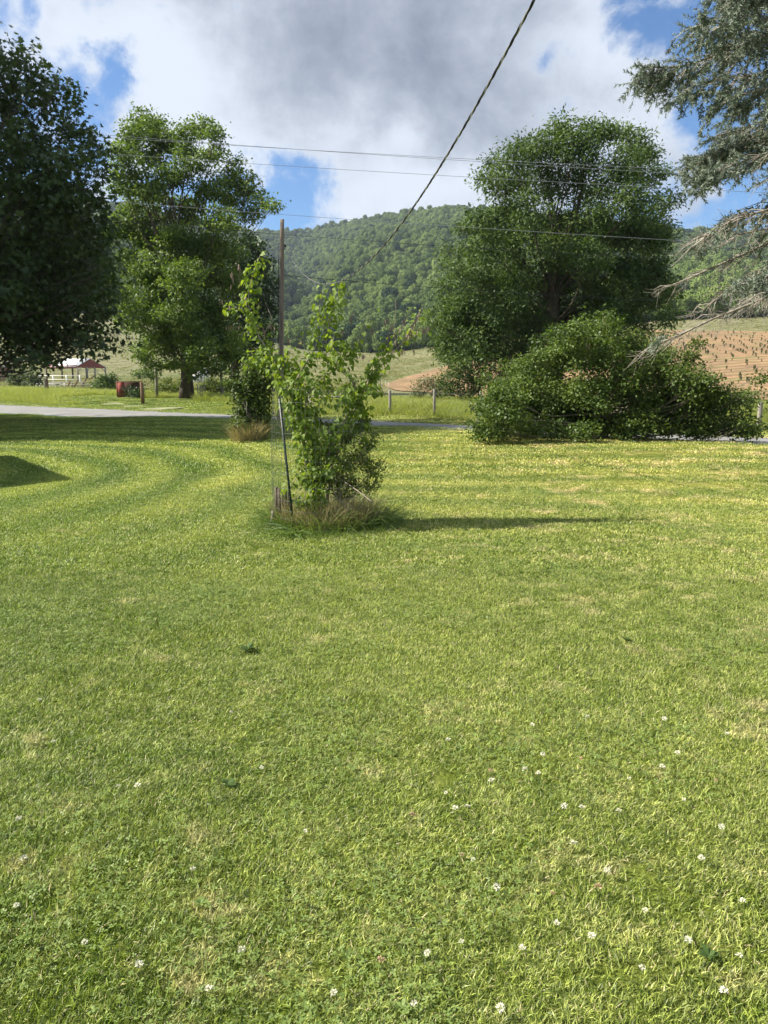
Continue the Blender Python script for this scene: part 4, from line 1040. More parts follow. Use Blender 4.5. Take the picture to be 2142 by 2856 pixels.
# grass blades helpers
def blades(mb, base, d, L, w, bend, seg=3, tint=None):
    """tapering curved strips; base (n,3), d (n,3) start direction, bend downwards"""
    n = len(base); d = d / np.linalg.norm(d, axis=1)[:, None]
    ks = np.linspace(0, 1, seg + 1)
    P_ = base[:, None, :] + d[:, None, :] * (L[:, None] * ks[None])[..., None]
    P_[..., 2] -= (bend * L)[:, None] * ks[None] ** 2
    hx = d.copy(); hx[:, 2] = 0; hx /= np.linalg.norm(hx, axis=1)[:, None] + 1e-6
    P_[..., :2] += hx[:, None, :2] * ((bend * L)[:, None] * .7 * ks[None] ** 2)[..., None]
    sd = np.stack([-d[:, 1], d[:, 0], 0 * d[:, 0]], 1) + rng.normal(0, .35, (n, 3)); sd /= np.linalg.norm(sd, axis=1)[:, None]
    ww = w[:, None] * (1 - ks[:-1][None] ** 1.5) * .5
    Lf = P_[:, :-1] - sd[:, None] * ww[..., None]; Rt = P_[:, :-1] + sd[:, None] * ww[..., None]
    m_ = 2 * seg + 1
    V_ = np.empty((n, m_, 3)); V_[:, 0:2 * seg:2] = Lf; V_[:, 1:2 * seg:2] = Rt; V_[:, 2 * seg] = P_[:, -1]
    off = (np.arange(n) * m_)[:, None, None]
    f4 = (np.array([[2 * i, 2 * i + 1, 2 * i + 3, 2 * i + 2] for i in range(seg - 1)], int).reshape(1, -1, 4) + off).reshape(-1, 4) if seg > 1 else None
    f3 = (np.array([[2 * seg - 2, 2 * seg - 1, 2 * seg]])[None] + off).reshape(-1, 3)
    mb.add(V_.reshape(-1, 3), f4, f3, np.repeat(tint if tint is not None else rng.random(n), m_))
def ringpts(cx, cy, r0, r1, n):
    th = rng.uniform(0, 6.28, n); r = np.sqrt(rng.uniform(r0 * r0, r1 * r1, n)); x = cx + r * np.cos(th); y = cy + r * np.sin(th)
    return np.stack([x, y, G(x, y)], 1), th
def tuft(name, label, cx, cy, r0, r1, n, L0, L1, mat, spread=.5, w=.006, bend=.3, cat='grass clump', group=None):
    mb = MB(); b, th = ringpts(cx, cy, r0, r1, n)
    d = np.stack([np.cos(th) * spread, np.sin(th) * spread, np.ones(n)], 1) + rng.normal(0, .28, (n, 3)) * [1, 1, .2]
    blades(mb, b, d, rng.uniform(L0, L1, n), w * rng.uniform(.6, 1.3, n), bend * rng.uniform(.3, 1.6, n), 3)
    return tag(mb.obj(name, mat), label, cat, group)
tuft('dry_grass_clump', 'ring of long straw-brown grass around the foot of the cage', CX + .08, CY - .02, .05, .55, 4200, .18, .56, mat_drygrass, .16, .0052, .28)
tuft('green_grass_clump', 'long green grass blades mixed into the straw around the cage', CX + .05, CY, .2, .66, 1700, .2, .55, mat_lushgrass, .45, .007, .5)
tuft('green_grass_clump', 'short ragged green fringe where the straw ring meets the lawn', CX + .08, CY - .02, .50, .86, 3200, .05, .17, mat_lushgrass, .30, .0045, .5)
bb_ = at(1035, 1470, 8.0)
tuft('green_grass_clump', 'dark grass tuft leaning out at the right foot of the cage', bb_[0], 8.25, .0, .20, 420, .3, .62, mat_lushgrass, .7, .006, .45)
# strap-leaved plant at the lower left of the cage
h_ = hit(812, 1500)
il = empty('daylily_plant', h_, 'strap-leaved green plant arching over the lawn at the cage foot', 'plant')
for q in range(60):
    mb = MB(); th = rng.uniform(2.6, 6.6); b = np.array([[h_[0] + rng.normal(0, .10), h_[1] + rng.normal(0, .05) + .1, h_[2]]])
    d = np.array([[math.cos(th) * .8, math.sin(th) * .8, 1.0]])
    blades(mb, b, d, np.array([rng.uniform(.22, .42)]), np.array([.016]), np.array([rng.uniform(.5, 1.1)]), 7, np.array([rng.random()])); mb.obj('blade', mat_lushgrass, il)
h2 = hit(775, 1455)
il = empty('daylily_plant', h2, 'upright strap-leaved plant inside the left edge of the cage', 'plant')
for q in range(40):
    mb = MB(); th = rng.uniform(0, 6.28); b = np.array([[h2[0] + rng.normal(.07, .08), h2[1] + rng.normal(0, .08) + .15, h2[2]]])
    d = np.array([[math.cos(th) * .28, math.sin(th) * .28, 1.0]])
    blades(mb, b, d, np.array([rng.uniform(.35, .6)]), np.array([.015]), np.array([rng.uniform(.05, .6)]), 7, np.array([rng.random()])); mb.obj('blade', mat_lushgrass, il)

# ------------------------------------------------------------------ vine-covered bush behind, with its own dry grass
VY = 18.6
vl = [(690, 1060, 34), (720, 1040, 34), (660, 1070, 26), (740, 1075, 30), (700, 1100, 38), (725, 1120, 34), (670, 1110, 28), (690, 1150, 36), (725, 1160, 32), (680, 1190, 30), (720, 1200, 28), (760, 1060, 20), (735, 1010, 22), (700, 1020, 24), (650, 1040, 14), (636, 1075, 10), (700, 1000, 14), (745, 1130, 16), (700, 1215, 22), (755, 1025, 18), (665, 1160, 18)]
LV = PL(vl, VY, 0, .22)
vb = hit(700, 1235)
vt = tree('vine_bush', 'leafy column of vines growing in a second cage left of the pole', (LV[0][0], VY, Gf(LV[0][0], VY)), LV, mat_vine, .05, cr=.13, per=15, leaf=.075, dens=3.2, cat='bush', trunk_top=1.8, bark=mat_bark, inner=.35)
VX = LV[0][0]
vt.location.z = Gf(VX, VY)
tuft('dry_grass_clump', 'straw-coloured grass clump at the foot of the vine column', VX + .02, VY - .1, 0, .42, 1700, .35, .78, mat_drygrass, .14, .010, .22)
VCR = .30
vc = empty('wire_cage', (VX, VY, Gf(VX, VY)), 'grey wire cage almost hidden by the vine column', 'cage')
for z in (.2, .4, .6, .8, 1.0):
    th = np.linspace(0, 2 * np.pi, 25); mb = MB(); mb.tube(np.stack([VX + VCR * np.cos(th), VY + VCR * np.sin(th), Gf(VX, VY) + z + 0 * th], 1), .0016, 3, cap=False); mb.obj('horizontal_wire', mat_wire, vc)
for k in range(8):
    th = k * 2 * math.pi / 8; mb = MB(); mb.tube([(VX + VCR * math.cos(th), VY + VCR * math.sin(th), Gf(VX, VY)), (VX + VCR * math.cos(th), VY + VCR * math.sin(th), Gf(VX, VY) + 1.0)], .0016, 3); mb.obj('vertical_wire', mat_wire, vc)

# ------------------------------------------------------------------ roadside grass
def tuft_piece(seed, n, h, w, bend, r=.3):
    global rng
    keep = rng; rng = np.random.default_rng(seed); mb = MB()
    th = rng.uniform(0, 6.28, n); rr = r * np.sqrt(rng.random(n)); b = np.stack([rr * np.cos(th), rr * np.sin(th), 0 * th - .02], 1)
    d = np.stack([np.cos(th) * .3, np.sin(th) * .3, np.ones(n)], 1) + rng.normal(0, .22, (n, 3)) * [1, 1, .1]
    blades(mb, b, d, rng.uniform(.45, 1.05, n) * h, w * rng.uniform(.6, 1.4, n), bend * rng.uniform(.3, 1.6, n), 3)
    rng = keep
    return mb
tp_ = [tuft_piece(300 + k, 70, .62, .016, .35).mesh('grass_tuft', mat_tall) for k in range(4)]
def inview(x, y, marg=2.5):
    return (y > 1.0) & (np.abs(x) < .545 * y + marg)
def strip_points(n, s0, s1, t0, t1):
    s_ = rng.uniform(s0, s1, n); t_ = rng.uniform(t0, t1, n); x, y = xy(s_, t_)
    k = inview(x, y); x, y, s_, t_ = x[k], y[k], s_[k], t_[k]
    return x, y, s_, t_
x, y, s_, t_ = strip_points(16000, 23.9, 36, -75, 6)
# keep the drive and its mown margins open
drv = np.array([hit(u, v, 25.)[:2] for u, v in ((520, 1140), (470, 1138), (420, 1128), (380, 1122), (330, 1124), (285, 1116), (262, 1108), (250, 1098), (445, 1118))])
dmin = np.min(np.hypot(x[:, None] - drv[None, :, 0], y[:, None] - drv[None, :, 1]), axis=1)
keep_ = (dmin > 2.6) & (s_ > 24.3 + .5 * np.sin(t_ * .6)) & (rng.random(len(x)) < np.interp(s_, [24, 30, 36], [1, .9, .45]))
x, y, s_ = x[keep_], y[keep_], s_[keep_]
sc = rng.uniform(.55, 1.25, len(x)) * (.8 + .5 * vnoise(x * .25, y * .25)) * np.interp(s_, [24, 26, 30, 36], [.75, 1.1, .9, .7])
scatter('roadside_grass', np.stack([x, y, G(x, y)], 1), np.stack([0 * x, 0 * x, rng.uniform(0, 6.28, len(x))], 1), np.stack([sc, sc, sc], 1), rng.integers(0, 4, len(x)), tp_)
# mown hay lying on the verge
hp = [tuft_piece(340 + k, 60, .35, .010, 1.4, .35).mesh('hay_wisp', mat_hay) for k in range(3)]
x, y, s_, t_ = strip_points(5200, 23.0, 24.6, -60, 6)
dmin = np.min(np.hypot(x[:, None] - drv[None, :, 0], y[:, None] - drv[None, :, 1]), axis=1); k = dmin > 1.2
x, y = x[k], y[k]
scatter('cut_hay_on_verge', np.stack([x, y, G(x, y)], 1), np.stack([0 * x, 0 * x, rng.uniform(0, 6.28, len(x))], 1), np.stack([0 * x + .8, 0 * x + .8, rng.uniform(.15, .5, len(x))], 1), rng.integers(0, 3, len(x)), hp)
# long thin grass along the meadow crest and slopes
x = rng.uniform(-.55, .55, 15000); y = rng.uniform(55, 300, 15000); x = x * y
s_, t_ = st(x, y)
zc_ = math.cos(PITCH) * y - math.sin(PITCH) * (G(x, y) - CAMZ); u_ = 1071 + 2100 * x / zc_; v_ = 1428 - 2100 * (math.sin(PITCH) * y + math.cos(PITCH) * (G(x, y) - CAMZ)) / zc_
inside = (v_ > np.interp(u_, [1068, 1140, 1250, 1400, 1600, 1820, 2142, 2700], [1074, 1050, 1020, 985, 950, 921, 925, 930]) - 2) & (v_ < 1115) & (u_ > 1068)
k = ~inside & (s_ > 40) & (y < np.interp(x / y, [-.8, -.3, 0., .2, .5], [420, 400, 290, 250, 235]) + 4)
x, y = x[k], y[k]
mp_ = [tuft_piece(360 + k, 34, .5, .05, .35, .6).mesh('meadow_tuft', leafmat('meadow_blade', (.16, .18, .06), (.34, .31, .17), .25, .8, scale=.12) if k == 0 else bpy.data.materials['meadow_blade']) for k in range(3)]
sc = rng.uniform(.6, 1.5, len(x))
scatter('meadow_grass', np.stack([x, y, G(x, y)], 1), np.stack([0 * x, 0 * x, rng.uniform(0, 6.28, len(x))], 1), np.stack([sc, sc, sc * .8], 1), rng.integers(0, 3, len(x)), mp_)

# ------------------------------------------------------------------ lawn grass: three grades of patch
def lawn_patch(seed, r, n, h, w, seg=2):
    global rng
    keep = rng; rng = np.random.default_rng(seed); mb = MB()
    th = rng.uniform(0, 6.28, n); rr = r * np.sqrt(rng.random(n)); b = np.stack([rr * np.cos(th), rr * np.sin(th), 0 * th - .003], 1)
    d = rng.normal(0, .50, (n, 3)); d[:, 2] = 1; d[:, 0] += .18; d[:, 1] += .12
    blades(mb, b, d, rng.uniform(.5, 1.15, n) * h, w * rng.uniform(.6, 1.3, n), rng.uniform(.0, .55, n), seg)
    rng = keep
    return mb.mesh('grass_patch', mat_blade)
def grid(sp_, ymin, ymax, marg):
    Y = np.arange(ymin, ymax, sp_); X = np.arange(-35, 30, sp_)
    x, y = np.meshgrid(X, Y); x = x.ravel(); y = y.ravel()
    x = x + rng.normal(0, sp_ * .2, len(x)); y = y + rng.normal(0, sp_ * .2, len(y))
    s_, t_ = st(x, y); k = (np.abs(x) < .53 * np.maximum(y, .5) + marg) & (s_ < 17.2)
    return x[k], y[k]
def lay(name, protos, x, y, smin=.85, smax=1.15):
    n = len(x); s_ = rng.uniform(smin, smax, n)
    hgt = s_ * (.75 + .55 * vnoise(x * 1.3 + 9, y * 1.3))
    scatter(name, np.stack([x, y, G(x, y) + .006], 1), np.stack([0 * x, 0 * x, rng.uniform(-.9, .9, n)], 1), np.stack([s_, s_, hgt], 1), rng.integers(0, len(protos), n), protos)
x, y = grid(.30, .9, 6.3, 1.6)
lay('near_lawn_grass', [lawn_patch(500 + k, .26, 3400, .031, .0036) for k in range(5)], x, y)
x, y = grid(.52, 6.3, 13, 2.0)
lay('middle_lawn_grass', [lawn_patch(520 + k, .46, 2600, .032, .0060) for k in range(4)], x, y)
x, y = grid(1.0, 13, 36, 2.5)
lay('far_lawn_grass', [lawn_patch(540 + k, .95, 2600, .038, .015, 1) for k in range(3)], x, y)
x, y, s_, t_ = strip_points(5200, 23.2, 36, -70, 8)
k = np.min(np.hypot(x[:, None] - drv[None, :, 0], y[:, None] - drv[None, :, 1]), axis=1) > .9; x, y = x[k], y[k]
lay('verge_grass', [lawn_patch(560 + k, .8, 1500, .05, .018, 1) for k in range(3)], x, y, .9, 1.5)
# clover leaves between the blades
cl_v = [(0, 0, 0)]; cl_f = []
for k in range(3):
    b = k * 2.094; q = len(cl_v)
    cl_v += [(.55 * math.cos(b - .5), .55 * math.sin(b - .5), .08), (1.0 * math.cos(b - .32), 1.0 * math.sin(b - .32), .12), (1.0 * math.cos(b + .32), 1.0 * math.sin(b + .32), .12), (.55 * math.cos(b + .5), .55 * math.sin(b + .5), .08)]
    cl_f += [(0, q, q + 1, q + 2), (0, q + 2, q + 3, 0)][:1]; cl_f += [(0, q + 2, q + 3, q + 3)][:0]
cl_f3 = [(0, 1 + 4 * k + 2, 1 + 4 * k + 3) for k in range(3)]
def clover_patch(seed):
    r_ = np.random.default_rng(seed); mb = MB(); n = 90
    th = r_.random(n) * 6.28; rr = .22 * np.sqrt(r_.random(n)); o = np.stack([rr * np.cos(th), rr * np.sin(th), r_.uniform(.018, .042, n)], 1)
    nr = r_.normal(0, .35, (n, 3)); nr[:, 2] = 1; d = r_.normal(size=(n, 3)); d[:, 2] *= .2
    mb.rep(cl_v, cl_f, cl_f3, frames(d, nr), o, r_.uniform(.006, .012, n), r_.random(n)); return mb.mesh('clover_patch', mat_clover)
x = rng.uniform(-6, 6, 9000); y = rng.uniform(1.0, 11, 9000)
k = (np.abs(x) < .53 * y + 1) & (vnoise(x * .9 + 40, y * .9) * .6 + vnoise(x * 2.7, y * 2.7 + 8) * .4 > .56); x, y = x[k][:330], y[k][:330]
scatter('clover_leaves', np.stack([x, y, G(x, y)], 1), np.stack([0 * x, 0 * x, rng.uniform(0, 6.28, len(x))], 1), np.ones((len(x), 3)), rng.integers(0, 3, len(x)), [clover_patch(700 + k) for k in range(3)])

# white clover heads, each its own small thing
m_fl = flatmat('clover_petal', (.68, .67, .50), .2, 200, .7); m_flb = flatmat('faded_clover_petal', (.50, .36, .22), .25, 200, .8)
heads = []
for mm_ in (m_fl, m_flb):
    mb = MB(); n = 46; u = unit(n); u[:, 2] = np.abs(u[:, 2]) * 1.1 - .25
    mb.rep(NARROW_V, LEAF_F, None, frames(u, unit(n)), np.zeros((n, 3)) + [0, 0, .052] + u * .003, .0095 * rng.uniform(.8, 1.2, n), rng.random(n))
    heads.append(mb.mesh('clover_flower', mm_))
fp = [(725, 2148, 0), (1370, 2170, 1), (1375, 2190, 0), (1245, 2220, 0), (1270, 2275, 0), (1300, 2270, 0), (1145, 2295, 1), (1470, 2170, 0), (1505, 2170, 0), (1575, 2270, 0), (1620, 2270, 0), (1515, 2115, 0), (1625, 2130, 1), (1290, 2400, 1),
      (1315, 2410, 0), (1380, 2490, 0), (1540, 2510, 1), (1660, 2505, 1), (1280, 2640, 0), (1450, 2665, 0), (1200, 2675, 0), (1060, 2700, 1), (935, 2800, 0), (1165, 2820, 0), (1395, 2840, 0), (1650, 2640, 0), (1545, 2600, 0), (585, 2790, 0), (670, 2680, 0), (530, 2455, 0),
      (325, 2205, 0), (385, 2210, 0), (75, 2420, 0), (45, 2310, 0), (380, 2725, 0), (45, 2540, 0), (850, 2330, 0), (240, 2640, 0), (1755, 2190, 0), (1840, 2160, 0), (1900, 2240, 0), (1890, 2120, 0), (1990, 2190, 1), (1720, 2280, 0), (2010, 2330, 0), (1950, 2420, 0), (2075, 2530, 0), (1800, 2560, 0), (1905, 2650, 0), (2055, 2700, 0), (1780, 2720, 0), (2020, 2800, 0), (1600, 2380, 0), (1700, 2450, 0), (150, 2080, 0), (110, 1960, 0), (640, 1995, 0), (1480, 2040, 0), (1250, 2085, 0), (1850, 2020, 0), (2030, 2060, 0), (1640, 2010, 0)]
for (u, v, b) in fp:
    h_ = hit(u, v + 10); o = bpy.data.objects.new('clover_flower', heads[b]); COL.objects.link(o)
    o.location = h_; s_ = random.uniform(.7, 1.15); o.scale = (s_, s_, s_ * random.uniform(.7, .95)); o.rotation_euler = (random.uniform(-.3, .3), random.uniform(-.3, .3), random.uniform(0, 6))
    tag(o, 'faded brownish clover head in the lawn' if b else 'white clover flower head in the mown lawn', 'flower', 'faded clover heads in the lawn' if b else 'white clover flower heads dotted over the lawn')

# broad-leaved weeds
def weed(u, v, r, lab, n=14, mat=mat_broadweed):
    h_ = hit(u, v); e_ = empty('lawn_weed', h_, lab, 'weed')
    for q in range(n):
        th = q * 2.4 + rng.uniform(-.2, .2); d = np.array([[math.cos(th), math.sin(th), rng.uniform(.15, .7)]]); nn2 = np.array([[0, 0, 1.]]) + rng.normal(0, .15, (1, 3))
        mb = MB(); V_ = np.array([(0, 0, 0), (-.10, .2, .01), (-.24, .55, .03), (-.12, .85, .0), (0, 1, -.08), (.12, .85, 0), (.24, .55, .03), (.10, .2, .01)])
        mb.rep(V_, [(0, 7, 2, 1), (7, 6, 3, 2), (6, 5, 4, 3)], None, frames(d, nn2), np.array([h_ + [0, 0, .02]]), np.array([r * .55 * rng.uniform(.6, 1.1)]), np.array([rng.random()])); mb.obj('leaf', mat, e_)
weed(692, 1822, .11, 'dark broad-leaved weed clump in the lawn nearer than the cage', 22)
weed(1745, 1795, .07, 'small dark weed in the lawn on the right side')
weed(635, 2200, .07, 'dark weed with pale leaf in a lawn hollow at left centre', 10)
weed(985, 2160, .06, 'pale round-leaved weed alone in the middle of the lawn', 6, mat_clover)
weed(405, 1480, .06, 'dark patch of weed on the lawn left of the cage', 12)
weed(1905, 2045, .06, 'low weed near the right edge of the lawn', 9, mat_clover)
weed(560, 2540, .05, 'broad-leaved weed among clover near the lower left', 12, mat_clover)
weed(1975, 2690, .06, 'dark weed in the lower right of the lawn', 12)
weed(1120, 2830, .045, 'round-leaved weed at the bottom middle of the picture', 9, mat_clover)

# ------------------------------------------------------------------ across the road: posts, fences, sheds
def post(u, vtop, s0, lab, r=.055, mat=mat_post, name='fence_post', group='round posts of the fence across the road', lean=0.0, Y=None, cat='post'):
    a = (u - 1071) / 2100.0
    if Y is None: Y = s0 / (NY + NX * a)
    tp = at(u, vtop, Y); z0 = Gf(tp[0], Y)
    H = max(.5, tp[2] - z0)
    mb = MB(); mb.tube([(tp[0] - lean, Y, z0 - .1), (tp[0], Y, z0 + H * .5), (tp[0] + rng.normal(0, .01), Y, z0 + H - .02), (tp[0], Y, z0 + H)], [r * 1.05, r, r, r * .85], 9)
    o = mb.obj(name, mat, None, smooth=True); tag(o, lab, cat, group); return np.array([tp[0], Y, z0 + H])
pp = []
pp.append(post(858, 1093, 25, 'brace post at the left end of the wooden rail seen through the cage'))
pp.append(post(952, 1093, 25, 'brace post at the right end of the rail behind the cage'))
pp.append(post(1088, 1088, 25, 'grey round post right of the slender young tree', r=.06))
pp.append(post(1212, 1086, 25, 'grey round post midway between the slender tree and the wide bush'))
pp.append(post(1342, 1092, 25, 'grey round post half hidden by the left end of the wide bush'))
pp.append(post(2122, 1120, 24.6, 'grey round post at the far right beyond the wide bush', r=.065))
post(2300, 1130, 24.6, 'grey round post outside the right edge', r=.065)
# rails and wires between them
mb = MB(); mb.beam(pp[0] + [0, 0, -.22], pp[1] + [0, 0, -.22], .07, .09); tag(mb.obj('brace_rail', mat_post), 'grey horizontal brace rail between two posts behind the cage', 'rail')
mb = MB(); mb.beam(pp[0] + [0, 0, -.25], pp[0] * .65 + pp[1] * .35 + [0, 0, -1.0], .05); tag(mb.obj('brace_rail', mat_post), 'short slanting brace under the wooden rail behind the cage', 'rail')
for i, a_ in enumerate((.12, .45, .78)):
    mb = MB()
    for k in range(len(pp) - 1): mb.tube([pp[k] + [0, 0, -a_], (pp[k] + pp[k + 1]) / 2 + [0, 0, -a_ - .02], pp[k + 1] + [0, 0, -a_]], .004, 3)
    tag(mb.obj('fence_wire', mat_wire), ['top', 'middle', 'lowest'][i] + ' strand of the wire fence across the road', 'wire')
post(395, 1066, 0, 'short brown wooden post beside the red box at the drive', .10, mat_brownpost, Y=43.5, group=None)
post(434, 1028, 0, 'tall grey post right of the drive under the shade tree', .09, mat_post, Y=48., group=None)
post(617, 1040, 0, 'pale tall post to the right of the thick dark trunk', .085, mat_post, Y=47., group=None)
post(653, 1083, 0, 'pale short post just left of the vine column', .085, mat_post, Y=42., group=None)
post(128, 1056, 0, 'brown gate post in the tall grass below the open shed', .16, mat_brownpost, Y=62., group=None)
post(124, 1054, 0, 'pale square stub against the brown gate post', .07, mat_post, Y=61., group=None)
for k, u in enumerate((551, 557, 563, 570)):
    post(u, 1072 + (k * 5) % 7, 0, ['leftmost', 'second', 'third', 'rightmost'][k] + ' of the thin upright stakes right of the dark trunk', .035, mat_post, 'stake', 'thin upright stakes beside the trunk', Y=44., cat='stake')
# rusty red box, overgrown
b0 = at(338, 1090, 50.); zb = Gf(b0[0], 50.)
rx_ = empty('metal_container', (b0[0], 50, zb), 'rusty red metal box container overgrown with weeds by the drive', 'container')
m_red = newmat('rusty_red_paint'); t = m_red[1]; p = gpos(t); n_r = NOISE(t, p, 4., 6., .7)
t.links.new(bsdf(t, MIX(t, SS(t, n_r, .42, .60), (.32, .06, .042), (.22, .12, .08)), .75, .3, bump(t, n_r, .3, .02)), m_red[2].inputs[0]); m_red = m_red[0]
mb = MB(); mb.box((b0[0] + .35, 50.6, zb + .52), (1.5, 1.2, 1.0), rz=.35); mb.obj('body', flatmat('dark_rust', (.10, .045, .035), .4, 5, .85), rx_)
rot = lambda lx, ly: (b0[0] + .35 + lx * math.cos(.35) - ly * math.sin(.35), 50.6 + lx * math.sin(.35) + ly * math.cos(.35))
q0 = rot(-.77, 0); mb = MB(); mb.box((q0[0], q0[1], zb + .52), (.04, 1.22, 1.03), rz=.35); mb.obj('end_panel', m_red, rx_)
q0 = rot(-.53, -.62); mb = MB(); mb.box((q0[0], q0[1], zb + .52), (.42, .04, 1.02), rz=.35); mb.obj('door', m_red, rx_)
q0 = rot(0, 0); mb = MB(); mb.box((q0[0], q0[1], zb + 1.06), (1.6, 1.3, .05), rz=.35); mb.obj('lid', flatmat('rust_lid', (.16, .12, .10), .4, 6, .85), rx_)
for k in range(3):
    q0 = rot(-.80, -.4 + k * .38); mb = MB(); mb.box((q0[0], q0[1], zb + .52), (.03, .06, .98), rz=.35); mb.obj('rib', m_red, rx_)

# open-sided shed with red gable and pale metal roof
SYd = 165.0; K = SYd / 2100.
g_l, g_r, g_t = at(215, 1021, SYd), at(286, 1027, SYd), at(249, 1001, SYd)
shd = empty('open_shed', (g_l[0], SYd, Gf(g_l[0], SYd)), 'open-sided shed on posts with a red gable and pale metal roof', 'shed')
bx = -7.5; by = 9.0   # the roof runs back and to the left
m_roof = flatmat('pale_metal_roof', (.40, .42, .45), .08, 1, .4, .5, .05, .3); m_gab = flatmat('dull_red_boards', (.20, .055, .045), .2, 2, .8)
off = np.array([-8.5, 4.0, 0])
gl, gr, gt = g_l, g_r + [0, 1.5, .35], g_t + [0, .7, 0]
mb = MB(); mb.add([gl, gr, gt, gl + [0, .1, 0], gr + [0, .1, 0], gt + [0, .1, 0]], None, [(0, 1, 2), (5, 4, 3)]); mb.add([gl, gr, gr + [0, 0, -.35], gl + [0, 0, -.35]], [(0, 3, 2, 1)]); mb.obj('gable', m_gab, shd)
mb = MB()
for p_, q_ in ((gl + (gl - gt) * .06, gt + [0, -.1, .12]), (gt + [0, -.1, .12], gr + (gr - gt) * .06)):
    v_ = [p_, q_, q_ + off, p_ + off]; mb.add(v_ + [w - np.array([0, 0, .08]) for w in v_], [(0, 3, 2, 1), (4, 5, 6, 7), (0, 1, 5, 4)])
mb.obj('roof', m_roof, shd)
mb = MB(); mb.beam(gl + [0, 0, -.15], gl + off + [0, 0, -.15], .15, .7); mb.obj('fascia', m_gab, shd)
for k, (fx, back) in enumerate(((0, 0), (.34, 0), (.62, 0), (1, 0), (0, .5), (0, 1.), (.5, .6), (1, .6))):
    b_ = gl + (gr - gl) * fx + off * back; b_ = b_ * [1, 1, 1]
    zg = min(Gf(b_[0], b_[1]), b_[2] - 2.2); mb = MB(); mb.beam([b_[0], b_[1] + .1, zg - .3], [b_[0], b_[1] + .1, b_[2] - .1], .26); mb.obj('post', mat_post if back == 0 else mat_bark, shd)
for fx, sgn in ((0, 1), (1, -1), (.34, 1)):
    b_ = gl + (gr - gl) * fx; mb = MB(); mb.beam(b_ + [0, 0, -1.1], b_ + [sgn * .9, 0, -.2], .12); mb.obj('brace', mat_post, shd)
for zz in (.75, 1.15):
    mb = MB(); mb.beam(gl + [0, .2, -zz], gr + [-1.5, .2, -zz - .1], .1); mb.obj('cross_rail', mat_white, shd)
# white rail fences of the paddock
def rails(u0, u1, vs, Y0_, Y1_, lab, npost=3, mat=mat_post, h=.07):
    a_ = at(u0, vs[-1], Y0_); e_ = empty('rail_fence', (a_[0], Y0_, Gf(a_[0], Y0_)), lab, 'fence')
    for v in vs:
        mb = MB(); mb.beam(at(u0, v + rng.uniform(-.6, .6), Y0_), at(u1, v + rng.uniform(-.6, .6), Y1_), .05, h); mb.obj('rail', mat, e_)
    for k in range(npost):
        f = k / (npost - 1); p_ = at(u0 + (u1 - u0) * f, vs[0] - 2, Y0_ + (Y1_ - Y0_) * f); mb = MB(); mb.beam([p_[0], p_[1] + .08, Gf(p_[0], p_[1]) - .1], p_, .14); mb.obj('post', mat, e_)
rails(-20, 112, (1036, 1050), 120, 118, 'pale two-rail fence left of the open shed', 4, mat_post)
rails(110, 222, (1048, 1058), 105, 100, 'pale rails running below the open shed', 4, mat_white)
rails(70, 180, (1071, 1077), 85, 83, 'low pale rails at the far left behind the tall grass', 3, mat_white, .10)
rails(140, 290, (1066, 1073, 1080), 84, 80, 'broken grey paddock fence below the red shed', 6, mat_post, .09)
for k, (u0, v0, u1, v1) in enumerate(((226, 1082, 240, 1056), (205, 1082, 218, 1058), (188, 1080, 196, 1062), (248, 1058, 264, 1048), (256, 1077, 268, 1086))):
    mb = MB(); mb.beam(at(u0, v0, 82 - k), at(u1, v1, 82 - k), .12); tag(mb.obj('leaning_board', mat_white if k == 4 else mat_brownpost), ['longest dark board leaning on the paddock fence', 'middle dark board leaning on the paddock fence', 'short dark board leaning left on the paddock fence', 'grey board propped towards the right shed post', 'bright white board lying slanted in the grass'][k], 'board')
# small white shed behind the thick trunk
w0 = at(556, 1050, 112.); wz = Gf(w0[0], 112.)
ws = empty('small_building', (w0[0], 112, wz), 'small white building with a dark window behind the thick trunk', 'building')
zt_, zb_ = at(556, 1030, 112.)[2], wz
mb = MB(); mb.box((w0[0] - .1, 113, (zt_ + zb_) / 2), (2.3, 1.6, zt_ - zb_)); mb.obj('wall', mat_white, ws)
mb = MB(); mb.box((w0[0] - .1, 113, zt_ + .08), (2.7, 2.0, .16)); mb.obj('roof', m_roof, ws)
for k in range(2):
    mb = MB(); mb.box((w0[0] - .7, 112.17, zt_ - .45 - .8 * k), (.5, .06, .5)); mb.obj('window', mat_black, ws)
    mb = MB(); mb.box((w0[0] + .2 + .5 * k, 112.18, (zt_ + zb_) / 2), (.06, .06, zt_ - zb_ - .2)); mb.obj('trim_board', mat_post, ws)
# pinkish building corner at far left
w0 = at(-10, 1045, 125.); wz = Gf(w0[0], 125.)
ws = empty('barn', (w0[0], 125, wz), 'corner of a reddish brick barn at the left edge', 'barn')
m_brick = flatmat('faded_brick', (.34, .20, .15), .25, 3, .9)
mb = MB(); mb.box((w0[0] - 2.4, 127, wz + 1.2), (6, 4, 2.4)); mb.obj('wall', m_brick, ws); mb = MB(); mb.box((w0[0] - 2.4, 127, wz + 2.5), (6.6, 4.6, .2)); mb.obj('roof', m_roof, ws)

